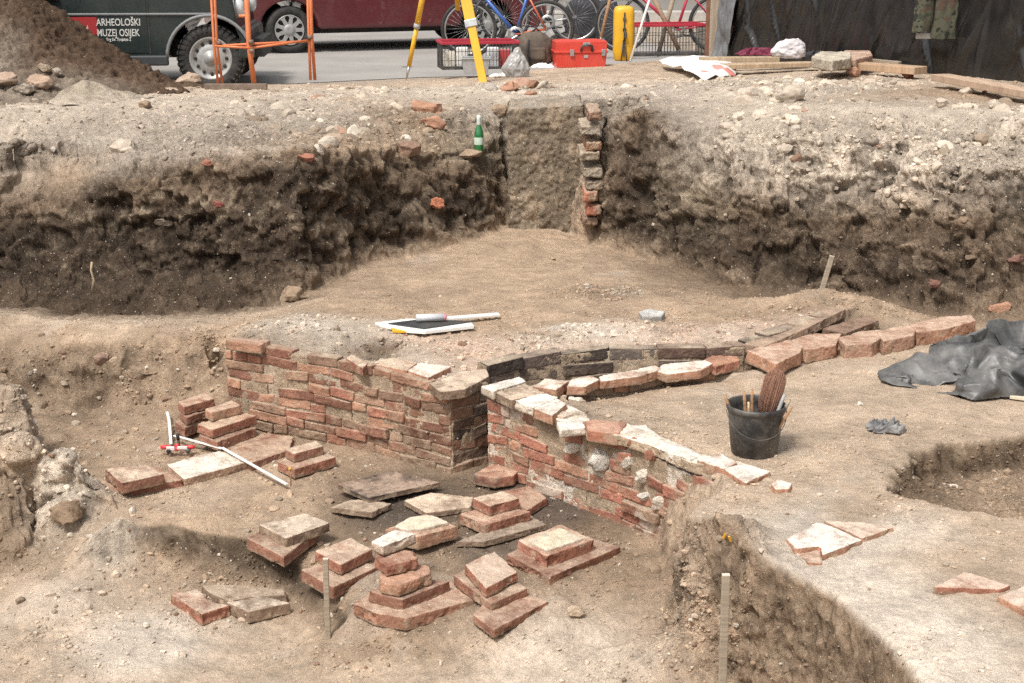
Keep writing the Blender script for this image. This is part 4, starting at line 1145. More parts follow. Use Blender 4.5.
# far stones and bricks
B([(638, 312), (648, 308.5), (665, 311), (662, 316), (643, 316)], -.91, .06, (.30, .29, .27), (.48, .46, .43), "small grey squared stone lying alone on the far terrace", .8, "single stones", "stone_block", amp=.004)
def stone(px, py, z, r, col, label, fl=(1, .8, .6), seed=0, group="single stones", name="stone", cat="stone"):
    x, y, _ = P(px, py, z)
    o = lump(px, py, y, r, col, None, name, 400 + seed, fl)
    o.location = (x, y, z + r * fl[2] * .45)
    return tag(o, label, cat, group)
# ================================================================== THINGS IN THE DIG
M['blackplastic'] = plain("black_plastic", (.022, .023, .025), .5, .3, 14, dirt=.9, dirtcol=(.20, .18, .155))
M['steel'] = plain("steel", (.45, .45, .44), .4, .2, 20, metal=.8)
M['wood'] = wood("grey_wood", (.34, .28, .21))
M['wood_y'] = wood("plank_wood", (.46, .33, .21), scale=(40, 3, 3))
M['handle'] = wood("handle_wood", (.40, .22, .11), .2)
M['bristle'] = plain("bristle", (.25, .13, .085), .9, .4, 60)
M['white'] = plain("white_paint", (.78, .77, .73), .5, .08, 20, dirt=.3)
M['paper'] = plain("paper", (.80, .79, .75), .8, .05, 10, dirt=.15)
M['blackcover'] = plain("black_cover", (.03, .031, .034), .55, .2, 8, dirt=.15)
M['yellow'] = plain("yellow_paint", (.74, .40, .015), .42, .14, 8, dirt=.25)
M['orange'] = plain("orange_paint", (.66, .19, .065), .5, .16, 12, dirt=.2)
M['redplastic'] = plain("red_plastic", (.62, .055, .035), .42, .1, 9, dirt=.15, dirtcol=(.5, .3, .25))
M['brightred'] = plain("bright_red_plastic", (.68, .05, .06), .4, .1, 30)
M['rubber'] = plain("rubber", (.018, .018, .018), .75, .3, 20, dirt=.5, dirtcol=(.12, .10, .08))
M['chrome'] = plain("chrome", (.6, .6, .6), .25, .1, 10, metal=1.0)
M['greyplastic'] = plain("grey_plastic", (.36, .37, .37), .55, .15, 20, dirt=.4)
M['cloth_dark'] = plain("dark_cloth", (.035, .035, .04), .9, .35, 10, bump=.4)
M['cloth_brown'] = plain("brown_cloth", (.085, .065, .05), .9, .35, 10, bump=.4, dirt=.3)

# ---- bucket of tools
bx, by, _ = P(754, 450, -.95)
bz = ground_z(bx, by) - .004
bucket = thing("bucket", "black plastic bucket full of brushes and tools on the right terrace", "bucket", (bx, by, bz))
mb = MB()
mb.lathe([(.100, 0), (.104, .004), (.1065, .03), (.109, .032), (.126, .200), (.1275, .21), (.133, .212), (.1365, .222), (.1355, .236), (.130, .238), (.125, .232), (.123, .20), (.104, .03), (.0, .02)], 56, cap=False)
mb.lathe([(.0, 0.001), (.100, 0.001)], 56, cap=False)
mb.build("bucket_body", M['blackplastic'], bucket)
mb = MB()
mb.tube([(.136 * math.cos(a), -.01 + .136 * math.sin(a) , .21 - .10 * math.sin(max(0, (a - math.pi) / math.pi) * math.pi)) for a in np.linspace(math.pi, 2 * math.pi, 20)], .0022, 6)
mb.build("bail_handle", M['blackplastic'], bucket)
def in_bucket(o): return o
# big brush, bristles up
br = thing("brush", "big brown bristle brush standing head up in the bucket", "brush", (bx + .03, by + .02, bz + .05))
mb = MB()
rb = random.Random(5)
ax = Vector((.16, .0, 1)).normalized(); sx = Vector((1, 0, -.16)).normalized()
for i in range(620):
    u = (rb.random() * 2 - 1); vv = (rb.random() * 2 - 1)
    if u * u + vv * vv > 1: continue
    a = sx * u * .028 + Vector((0, 1, 0)) * vv * .022 + ax * .09
    e = sx * (u * .052 + .008) + Vector((0, 1, 0)) * vv * .036 + ax * (.345 - .045 * (u * u + vv * vv) + rb.uniform(-.012, .012))
    m = (a + e) * .5 + sx * u * .012 + Vector((rb.uniform(-.004, .004),) * 3)
    mb.tube([a, m, e], [.0024, .0022, .0012], 4)
mb.build("bristles", M['bristle'], br)
mb = MB(); mb.tube([ax * .0, ax * .10], [.018, .028], 14); mb.build("handle", M['handle'], br)
def stick(name, label, cat, a, e, r, mat, group=None, n=10, tip=None):
    o = thing(name, label, cat, a, 0, group)
    d = Vector(e) - Vector(a)
    mb = MB(); mb.tube([(0, 0, 0), d * .3, d * .85, d], [r * .8, r * 1.05, r, r * .7], n); mb.build("handle", mat, o)
    if tip:
        mb = MB(); mb.tube([d * .0, d * -.12], [r * 1.2, r * 1.6], n); mb.build(tip[0], tip[1], o)
    return o
def bp(x, y, z): return (bx + x, by + y, bz + z)
GT = "tools in the bucket"
stick("paint_brush", "reddish wooden tool handle sticking up left of the big brush in the bucket", "tool", bp(-.03, .0, .03), bp(-.058, .0, .295), .008, M['handle'], GT, tip=("ferrule", M['steel']))
stick("paint_brush", "short reddish handle directly beside the big brush in the bucket", "tool", bp(-.01, .02, .03), bp(-.018, .02, .30), .0075, M['handle'], GT, tip=("ferrule", M['steel']))
stick("trowel", "pale wooden tool handle leaning in front of the reddish handles in the bucket", "tool", bp(-.03, -.05, .03), bp(-.045, -.055, .262), .006, wood("pale_handle", (.6, .45, .28), .1), GT, tip=("blade", M['steel']))
stick("paint_brush", "brown handle poking over the left rim of the bucket", "tool", bp(-.06, -.0, .06), bp(-.145, .0, .275), .008, M['handle'], GT, tip=("ferrule", M['steel']))
for i, (x, z, m, lab) in enumerate(((.125, .285, M['greyplastic'], "grey flat scraper blade over the right rim of the bucket"), (.145, .27, M['wood'], "grey wooden tool handle over the right rim of the bucket"), (.15, .245, M['handle'], "orange-brown round tool handle lowest over the right rim of the bucket"))):
    stick("scraper", lab, "tool", bp(.05, -.02 - .02 * i, .05), bp(x, -.01 - .03 * i, z), .009 - .001 * i, m, GT, tip=("blade", M['steel']))
# ---- stakes
def stake(px0, py0, z0, px1, py1, wd, label, th=.7):
    a = Vector(P(px0, py0, z0)); Yb = a.y
    b = Vector(PY(px1, py1, Yb + .01))
    o = thing("wooden_stake", label, "stake", a, 0, "wooden grid stakes")
    mb = MB(); d = b - a
    mb.bar(d * -.12, d, wd, wd * th, up=(0, 1, 0)); mb.build("post", M['wood'], o, bevel=.003)
    mb = MB(); mb.bar(d * .998, d * 1.008, wd * .96, wd * th * .96, up=(0, 1, 0)); mb.build("cut_end", plain("cut_wood", (.62, .55, .44), .9, .1), o, bevel=.002)
    return o
stake(328, 636, -1.585, 325.5, 559, .024, "thin weathered wooden stake standing left of the broken brick stack")
stake(722, 690, -1.36, 726, 575, .030, "wooden stake in front of the cut face of the front-right earth block")
stake(822, 289, -.82, 832, 256, .030, "leaning wooden stake on the low earth ridge before the dark right section")
# ---- folding ruler, clamp, pin
ru = thing("folding_ruler", "white folding ruler stretched from the stacks to the yellow-headed pin", "ruler", P(176, 437, -1.37))
def rel(o, p): return Vector(p) - Vector(o.location)
mb = MB()
ra, rb_, rc = Vector(P(174, 435.5, -1.355)), Vector(P(222, 448.5, -1.352)), Vector(P(287, 484.5, -1.375))
off0 = Vector(ru.location)
mb.bar(ra - off0, rb_ - off0, .017, .006); mb.bar(rb_ - off0 + Vector((0, 0, .005)), rc - off0, .017, .006)
mb.build("segment", M['white'], ru, bevel=.001)
mb = MB(); mb.bar(Vector(P(167, 412, -1.33)) - off0, Vector(P(169, 420, -1.35)) - off0, .015, .006); mb.bar(Vector(P(169, 420, -1.345)) - off0, Vector(P(171, 444, -1.385)) - off0, .016, .006); mb.build("segment", M['white'], ru, bevel=.001)
mb = MB(); mb.lathe([(.0, 0), (.006, 0), (.006, .008), (0, .008)], 12, c=rb_ - off0, cap=False); mb.build("hinge", M['steel'], ru)
cl = thing("clamp", "small red and white plastic clamp beside the folding ruler", "clamp", P(178, 451, -1.385))
mb = MB()
for s in (-1, 1): mb.tube([(s * .03, 0, .018), (s * .075, .0, .024), (s * .093, .0, .022)], [.012, .013, .009], 10)
mb.tube([(-.04, -.012, .016), (.045, -.014, .02)], .011, 10)
mb.tube([(-.015, .012, .022), (.004, .012, .032)], [.012, .010], 10)
mb.build("jaws", M['brightred'], cl)
mb = MB(); mb.box((-.035, -.02, .022), (.045, .012, .022)); mb.box((.03, -.022, .026), (.055, .010, .018)); mb.build("white_label", M['white'], cl, bevel=.003)
mb = MB(); mb.lathe([(.0, -.008), (.013, -.008), (.013, .008), (0, .008)], 14, c=(-.045, -.02, .008), axis='Y', cap=False); mb.lathe([(.0, -.008), (.013, -.008), (.013, .008), (0, .008)], 14, c=(.06, -.02, .008), axis='Y', cap=False); mb.build("knob", M['blackplastic'], cl)
mk = thing("marker_pen", "black marker pen standing upright behind the red clamp", "pen", P(179, 449, -1.385))
mb = MB(); mb.tube([(0, 0, 0), (0, 0, .055)], .0075, 12); mb.build("barrel", M['blackplastic'], mk)
mb = MB(); mb.tube([(0, 0, .055), (-.004, 0, .085), (-.006, 0, .09)], [.0095, .0095, .006], 12); mb.build("cap", M['blackcover'], mk)
pn = thing("survey_pin", "yellow-headed steel pin in front of the two-brick pair by the left wall", "pin", P(291, 486, -1.39))
mb = MB(); mb.tube([(0, 0, 0), (0, 0, .09)], .003, 8); mb.build("shaft", plain("rusty", (.33, .2, .1), .7, .3), pn)
mb = MB(); mb.lathe([(0, .085), (.010, .088), (.011, .098), (.006, .104), (0, .105)], 14, cap=False); mb.build("head", plain("ochre", (.55, .34, .08), .5, .2), pn)
# ---- drawing board set on the far terrace
zt = -.935
db = thing("drawing_board", "white drawing board with a black cover lying on the far terrace above the left wall", "drawing board", P(424, 325, zt))
def flat(o, pix, z, h, name, mat, bev=.002):
    ps = [Vector(P(x, y, z)) - Vector(o.location) for x, y in pix]
    mb = MB(); n = len(ps)
    mb.add([p - Vector((0, 0, h)) for p in ps] + ps, [list(range(n))[::-1], [i + n for i in range(n)]] + [[i, (i + 1) % n, (i + 1) % n + n, i + n] for i in range(n)])
    return mb.build(name, mat, o, bevel=bev)
flat(db, [(375, 322.5), (408, 318.5), (470, 321), (474, 325.5), (425, 331), (402, 329.5)], zt + .022, .02, "paper_pad", M['paper'])
flat(db, [(388, 323), (420, 319), (474, 320.8), (424, 328.2)], zt + .030, .007, "black_cover", M['blackcover'])
flat(db, [(391, 327.5), (405, 328.5), (405, 331), (393, 330.5)], zt + .018, .014, "yellow_pad", M['yellow'])
rl = thing("paper_roll", "grey rolled sheet with a pink end resting on the black board", "paper roll", P(431, 321, zt + .03))
mb = MB()
a, b = rel(rl, P(416, 318, zt + .055)), rel(rl, P(446, 317, zt + .055))
d = b - a
mb.tube([a, a + d * .95], .022, 16); mb.build("sheet", plain("grey_sheet", (.55, .55, .57), .7, .15, 30), rl)
mb = MB(); mb.tube([a + d * .94, b], .0225, 16); mb.build("end_cap", plain("pink_end", (.62, .18, .30), .6, .1), rl)
la = thing("wooden_lath", "white lath lying behind the drawing board on the far terrace", "lath", P(473, 316, zt))
mb = MB(); mb.bar(rel(la, P(448, 318.5, zt + .01)), rel(la, P(499, 314.5, zt + .01)), .05, .016); mb.build("lath", M['white'], la, bevel=.003)
# ---- crumpled cloth
def crumple(name, px, py, z, sx_, sy_, h, mat, label, cat, seed, n=26, freq=9, par=None, group=None, rz=0.0, lift=0, thick=.004):
    x0, y0, _ = P(px, py, z)
    u = np.linspace(-1, 1, n)
    U, W = np.meshgrid(u, u)
    p = np.stack([U.ravel(), W.ravel(), np.zeros(n * n)], 1)
    r2 = np.clip(1 - np.maximum(np.abs(p[:, 0]), np.abs(p[:, 1])) ** 2, 0, 1)
    rid = 1 - np.abs(fbm(p + seed, freq * .16, 3, .55, seed=seed)) * 2.4
    f2 = fbm(p + seed, freq * .3, 3, .6, seed=seed + 3)
    zz = np.clip(rid * .75 + .5 * f2, .03, 1.2) * (r2 ** .5) * h + .004
    wx = p[:, 0] * sx_ + f2 * sx_ * .30; wy = p[:, 1] * sy_ + fbm(p + seed, 1.3, 2, seed=seed + 5) * sy_ * .5
    v = np.stack([wx, wy, zz + lift], 1)
    i = np.arange(n * n).reshape(n, n)
    a, b, c, d = i[:-1, :-1].ravel(), i[:-1, 1:].ravel(), i[1:, 1:].ravel(), i[1:, :-1].ravel()
    T = np.concatenate([np.stack([a, b, c], 1), np.stack([a, c, d], 1)])
    o = link(name, tri_mesh(name, v, T), mat, None, (x0, y0, z)); o.rotation_euler = (0, 0, rz)
    s = o.modifiers.new("cloth_thickness", 'SOLIDIFY'); s.thickness = thick
    s2 = o.modifiers.new("soften", 'SUBSURF'); s2.levels = 1; s2.render_levels = 1
    return tag(o, label, cat, group)
crumple("glove", 887, 430, -.945, .085, .06, .075, plain("grey_glove", (.11, .11, .115), .9, .6, 26, dirt=.9, dirtcol=(.46, .43, .40)), "crumpled grey work glove on the right terrace near the dug pit", "glove", 5, freq=14)
# ---- black sheeting on the terrace: pulled folds
TARP = [(876, 374, 0), (882, 364, .04), (905, 358, .05), (932, 356, .05), (940, 347, .06), (958, 338, .09), (985, 329, .12), (1024, 322, .14), (1090, 318, .14), (1130, 350, .1), (1130, 405, 0),
        (1070, 404, 0), (1030, 399, 0), (1000, 398, 0), (972, 401, 0), (945, 393, 0), (915, 388, 0), (893, 386, 0), (880, 381, 0)]
TIN_ = [(900, 366, .10), (930, 372, .11), (962, 384, .09), (978, 394, .03), (905, 377, .05), (938, 384, .03), (940, 352, .08), (955, 351, .06), (975, 345, .05), (1000, 336, .16), (1030, 326, .20), (985, 339, .07),
        (960, 362, .12), (985, 372, .13), (1005, 384, .08), (970, 374, .07), (975, 352, .13), (985, 358, .06), (1000, 350, .17), (1015, 362, .14), (1030, 345, .19), (1040, 370, .15), (1030, 385, .09), (1008, 372, .10),
        (1060, 350, .2), (1080, 380, .12), (1100, 350, .18), (1020, 338, .11), (1000, 366, .16)]
zb = -.95
tpn = []
for x, y, h in TARP + TIN_:
    tpn.append(P(x, y, zb + .01 + h))
res = delaunay_2d_cdt([Vector(p[:2]) for p in tpn], [(i, (i + 1) % len(TARP)) for i in range(len(TARP))], [], 1, 1e-5)
tv = np.array([tpn[o_[0]] if o_ else (v_.x, v_.y, zb + .05) for v_, o_ in zip(res[0], res[3])])
tt = np.array([f for f in res[2] if len(f) == 3])
tv, _, tt = refine(tv, np.zeros((len(tv), 1)), tt, .014, 11)
tv = smooth(tv, tt, 3, .5)
edge_ = sstep(zb + .01, zb + .06, tv[:, 2])
_r = np.stack([tv[:, 0] * .9 + tv[:, 1] * .45, tv[:, 1] * .9 - tv[:, 0] * .45, tv[:, 2]], 1)
_w = _r + .06 * np.stack([fbm(_r, 3, 2, seed=s_) for s_ in (1, 2, 3)], 1)
rd = 1 - np.abs(fbm(_w * (.45, 1.6, 1), 2.6, 1, seed=33)) * 2.6
rd2 = 1 - np.abs(fbm(_w * (1.3, .7, 1), 5.5, 2, .45, seed=37)) * 2.6
tn = vnormals(tv, tt)
tv = tv + tn * ((.085 * rd + .035 * rd2 - .055) * (.25 + .75 * edge_))[:, None]
tv[:, 2] = np.maximum(tv[:, 2], zb - .005)
tb = np.array((tv[:, 0].mean(), tv[:, 1].mean(), zb))
sheetm = plain("dusty_black_sheet", (.065, .065, .065), .45, .4, 5, spec=.5, dirt=.85, dirtcol=(.27, .255, .235), bump=.15)
tarp = link("plastic_sheet", tri_mesh("plastic_sheet", tv - tb, tt), sheetm, None, tb)
tarp.modifiers.new("thickness", 'SOLIDIFY').thickness = .004
tag(tarp, "crumpled dusty black plastic sheet lying on the right terrace", "plastic sheet")
o = thing("wooden_lath", "short pale lath end sticking out below the crumpled black sheet at the right edge", "lath", P(1018, 400, -.945))
mb = MB(); mb.bar((-.03, .03, .012), (.22, -.10, .012), .05, .018); mb.build("lath", wood("pale_lath", (.66, .58, .44), .1), o, bevel=.003)
# yellow tags on the earth face
for i, (x, y, w_) in enumerate(((724.5, 536, 1), (730, 539, -1))):
    p = Vector(PY(x, y, 5.18 if i == 0 else 5.12))
    mb = MB(); mb.box((0, 0, 0), (.010, .005, .03), Matrix.Rotation(.35 * w_, 3, 'Y') @ Matrix.Rotation(.3, 3, 'X'))
    o = mb.build("marker_tag", M['yellow'], None, p, bevel=.002)
    tag(o, ("left" if i == 0 else "right") + " one of two small yellow tags stuck in the edge of the front-right block", "tag", "yellow marker tags")
# ---- green bottle, cord, brick bits in the far section
bo = thing("glass_bottle", "green glass bottle standing on a ledge of the far section", "bottle", PY(479, 152, hit(479, 150) - .03))
gm = plain("green_glass", (.012, .16, .045), .12, .15, 10, spec=.8, coat=.5)
mb = MB(); mb.lathe([(.0, 0), (.032, 0), (.036, .01), (.036, .14), (.030, .17), (.016, .21), (.0135, .27), (.0155, .272), (.0155, .285), (.0, .285)], 24, cap=False); mb.build("bottle_glass", gm, bo)
mb = MB(); mb.lathe([(.0365, .06), (.0368, .062), (.0368, .115), (.0365, .117)], 24, cap=False); mb.build("paper_label", plain("bottle_label", (.5, .62, .5), .7, .3, 40), bo)
mb = MB(); mb.lathe([(.0175, .215), (.0165, .26), (.0162, .287), (0, .288)], 20, cap=False); mb.build("neck_foil", plain("foil", (.55, .6, .55), .4, .3, 60), bo)
so_ = thing("section_ledge", "small earth shelf carrying the green bottle", "ledge", PY(479, 153, 11.62)) if False else None
lm_ = lump(466, 154, hit(466, 154) + .03, .14, BRN, None, "roof_tile", 611, (1.1, .5, .22)); tag(lm_, "long rounded clay tile jutting from the far section under the green bottle", "tile")
cp = [PY(560, 98, 11.78), PY(566, 112, 11.6), PY(572, 130, 11.56), PY(575, 155, 11.52), PY(577, 180, 11.48), PY(579, 200, 11.44)]
mb = MB(); c0 = Vector(cp[0]); mb.tube([Vector(p) - c0 for p in cp], .006, 6)
tag(mb.build("cord", plain("pale_cord", (.52, .46, .35), .9, .2), None, c0), "pale cord hanging down the smooth cut face in the far section", "cord")
def root(pix, Y, label, r=.007, col=(.38, .30, .2)):
    ps = [Vector(PY(x, y, Y)) for x, y in pix]
    mb = MB(); mb.tube([p - ps[0] for p in ps], r, 6)
    tag(mb.build("root", plain("root", col, .9, .3), None, ps[0]), label, "root", "roots in the section walls")
root([(652, 226), (650, 233), (656, 240), (657, 248), (652, 257)], 10.55, "thin pale root dangling from the dark right section", .006)
root([(92, 262), (91, 270), (94, 280), (92, 290)], 9.25, "curved tan root dangling from the dark left section", .008)
for i, (x, y, Y, r_, c, lab) in enumerate(((425, 108, 11.9, .10, ORG, "broad orange brick fragment high in the far section, left of the green bottle"), (432, 123, 11.75, .09, ORG, "second orange brick fragment high in the far section, below the broad one"),
        (405, 150, 11.35, .10, (.28, .18, .13), "long dull brick fragment in the far section, left of the rounded clay tile"), (436, 203, 11.08, .055, (.48, .19, .11), "single bright orange brick bit low in the dark far section"),
        (206, 163, 9.85, .04, RED, "small red brick bit on the pale slope of the left bank"), (217, 204, 9.55, .035, (.28, .10, .08), "deep red brick bit in the dark left section"), (305, 157, 10.75, .05, RED, "small red bit on the right part of the left bank"),
        (1000, 308, 9.0, .06, ORG, "orange brick bit low in the dark right section at the photo's edge"), (934, 284, 9.15, .04, (.21, .11, .085), "dull red brick bit in the dark right section"), (1017, 260, 9.15, .045, (.19, .105, .08), "dull red patch of brick at the right edge of the section"),
        (568, 342 - 130, 11.3, .06, GREY, "grey stone at the foot of the brick pier in the far section"), (164, 222, 9.5, .05, (.22, .175, .135), "rounded grey stone in the middle of the dark left section"), (125, 147, 10.75, .10, PALE, "pale flat stone on the slope of the left bank"),
        (500, 110, 11.85, .07, BRN, "brown brick stub at the top left corner of the smooth cut face"))):
    Y = (hit(x, y) or Y) + r_ * .15
    tag(lump(x, y, Y, r_, c, None, "brick_fragment" if c not in (GREY, PALE) else "stone", 700 + i, (1.1, .6, .65)), lab, "brick fragment" if c not in (GREY, PALE) else "stone", "fragments in the section walls")
# brick rubble on the far rim
for i, (x, y, r_, c, lab) in enumerate(((510, 88, .07, ORG, "orange broken brick at the left of the small rubble pile on the far rim"), (520, 86, .09, (.42, .26, .19), "largest pinkish block in the small rubble pile on the far rim"), (531, 86, .07, (.3, .17, .11), "brown broken brick in the small rubble pile on the far rim"),
        (543, 87, .07, PALE, "pale stone at the right of the small rubble pile on the far rim"), (532, 94, .05, ORG, "small brick bit in front of the rubble pile on the far rim"), (563, 98, .05, (.4, .36, .29), "grey squared brick on top of the smooth cut face"))):
    p = P(x, y, .03)
    tag(lump(x, y, p[1], r_, c, None, "brick_fragment", 800 + i, (1.1, .8, .7)), lab, "brick fragment", "rubble pile on the far rim")
for i, (x, y, z, r_, c, lab) in enumerate(((966, 94, .16, .05, PALE, "pale round stone on the brown earth left of the right-hand plank"), (941, 105, .17, .045, PALE, "flat white stone on the crest of the right bank"), (995, 108, .17, .05, PALE, "pale stone on the crest below the right-hand plank"),
        (790, 99, .15, .09, PALE, "large flat pale clod on the crest of the right bank"), (66, 516, -1.40, .075, BRN, "rounded brown stone on the pale earth lump at left"), (45, 507, -1.5, .05, BRN, "smaller brown stone beside the rounded one on the pale lump"), (103, 364, -1.16, .06, (.3, .2, .15), "reddish flat stone in the hollow of the left step"),
        (118, 361, -1.14, .045, LITE, "pale stone in the hollow of the left step"), (560, 393, -.99, .0, LITE, ""), (576, 403, -1.0, .035, PLAST, "pale mortar chunk between the right wall and the flue kerb"), (777, 489, -.95, 0, LITE, ""), (575, 614, -1.46, .03, LITE, "pale rounded clod in front of the right brick pile"),
        (683, 666, -1.49, .03, BRN, "small brown clod beside the front stake"), (765, 456, -.955, .02, CHALK, "white mortar bit at the bottom of the bucket"), (740, 378, 0, 0, LITE, ""), (797, 362, -.96, .028, ORG, "round pinkish stone in front of the broken brick row"),
        (730, 262, -.98, .05, GREY, "grey stone at the foot of the dark right section"), (290, 298, -.99, .08, BRN, "grey clod where the left section meets the terrace"), (860, 405, -.95, .015, CHALK, "tiny white pebble on the right terrace"))):
    if r_: stone(x, y, z, r_, c, lab, (1, .8, .75), i)
# ================================================================== STREET LEVEL
ZS = -.194
# ---- heaps of excavated soil
def heap(name, pts, cols, label, seed, amp, L=.03, hump=None, mat='heap'):
    p3 = np.array([p for p in pts])
    rr = delaunay_2d_cdt([Vector(p[:2]) for p in p3], [], [], 0, 1e-6)
    od = np.array([o[0] for o in rr[3]])
    v, a = p3[od], np.array(cols, float)[od]
    T = np.array([f for f in rr[2] if len(f) == 3])
    v, a, T = refine(v, a, T, L, 9, lambda m, ln: (np.abs(m[:, 0]) < .4 * m[:, 1] + .3))
    v = smooth(v, T, 4, .5)
    n = vnormals(v, T)
    n2 = fbm(v, 9, 4, .6, seed=seed); n3 = fbm(v, 28, 3, .6, seed=seed + 1)
    wl = .42 - worley(v * 11 + .5 * n2[:, None], seed + 2); wl2 = .42 - worley(v * 24, seed + 3)
    v = v + n * (amp * (.8 * n2 + .9 * wl + .7 * wl2 + .3 * n3))[:, None]
    a = a * (1 + .35 * n2 + .3 * n3)[:, None]
    base = np.array((v[:, 0].mean(), v[:, 1].mean(), v[:, 2].min()))
    o = link(name, tri_mesh(name, v - base, T, np.clip(a, .01, .8)), M[mat], None, base)
    return tag(o, label, "soil heap")
HB, HD, HG = (.085, .055, .036), (.12, .078, .052), (.24, .195, .15)
hp, hc = [], []
def hq(p, c): hp.append(p); hc.append(c)
for x, y in ((-180, 112), (-60, 111), (0, 109), (50, 104), (90, 99), (130, 97), (165, 94), (192, 92), (215, 87)): hq(P(x, y, -.01), HG if x < 70 else HB)
for x, y, Y in ((0, 88, 12.35), (40, 86, 12.4), (80, 82, 12.7), (-60, 88, 12.3), (-180, 88, 12.2)): hq(PY(x, y, Y), HG)
for x, y, Y in ((-60, 55, 12.9), (0, 55, 12.9), (40, 58, 13.0), (90, 66, 13.2), (130, 78, 13.3), (165, 84, 13.4)): hq(PY(x, y, Y), HD if x > 30 else HG)
for x, y, Y in ((-60, 10, 13.5), (0, 10, 13.5), (35, 18, 13.5), (70, 38, 13.6), (110, 58, 13.6)): hq(PY(x, y, Y), HB if x > 20 else HD)
for x, y, Y in ((-180, -60, 14.0), (-60, -60, 13.95), (0, -40, 13.95), (28, -14, 13.9), (50, 1, 13.85), (80, 21, 13.85), (110, 42, 13.85), (140, 62, 13.85), (165, 77, 13.85), (190, 86, 13.8)): hq(PY(x, y, Y), HB)
for x, Y in ((-6.2, 14.4), (-5.2, 14.4), (-4.4, 14.4), (-3.8, 14.35), (-3.2, 14.25), (-2.85, 14.05)): hq((x, Y, -.16), HB)
heap("soil_heap", hp, hc, "big heap of dark brown dug soil in front of the green car", 7, .055)
sp, sc_ = [], []
for x, y in ((48, 104), (60, 105), (90, 105), (120, 102), (142, 98)): sp.append(P(x, y, -.005)); sc_.append(PALE)
for x, y, Y in ((62, 90, 12.15), (84, 79, 12.2), (100, 83, 12.25), (120, 91, 12.3), (85, 92, 12.05)): sp.append(PY(x, y, Y)); sc_.append((.36, .30, .23))
for x, Y in ((-3.9, 12.6), (-3.6, 12.75), (-3.2, 12.75), (-2.95, 12.6)): sp.append((x, Y, -.01)); sc_.append((.36, .30, .23))
heap("gravel_heap", sp, sc_, "small pale cone of gravelly soil at the foot of the big dark heap", 9, .012, .02)
for i, (x, y, Y, r_, c, lab) in enumerate(((39, 81, 12.35, .11, (.42, .30, .22), "large pinkish boulder on the foot of the big soil heap"), (4, 80, 12.35, .10, (.40, .29, .22), "pinkish stone at the left edge on the soil heap's foot"), (45, 68, 12.75, .055, (.36, .28, .2), "grey-brown stone above the pinkish boulder on the soil heap"),
        (22, 90, 12.2, .09, GREY, "grey stone below the pinkish boulder"), (58, 72, 12.75, .05, GREY, "grey stone right of the pinkish boulder, higher on the heap"), (30, 103, 12.0, .06, GREY, "light stone at the bottom of the soil heap"), (146, 105, 11.7, .045, BRN, "single brown stone on the light ground right of the gravel cone"), (44, 105, 11.95, .05, BRN, "dark stone at the bottom of the soil heap"),
        (188, 80, 13.75, .10, (.42, .32, .24), "tan rock lying against the front wheel of the green car"))):
    tag(lump(x, y, Y, r_, c, None, "stone", 900 + i, (1.1, .7, .65)), lab, "stone", "stones around the soil heap")

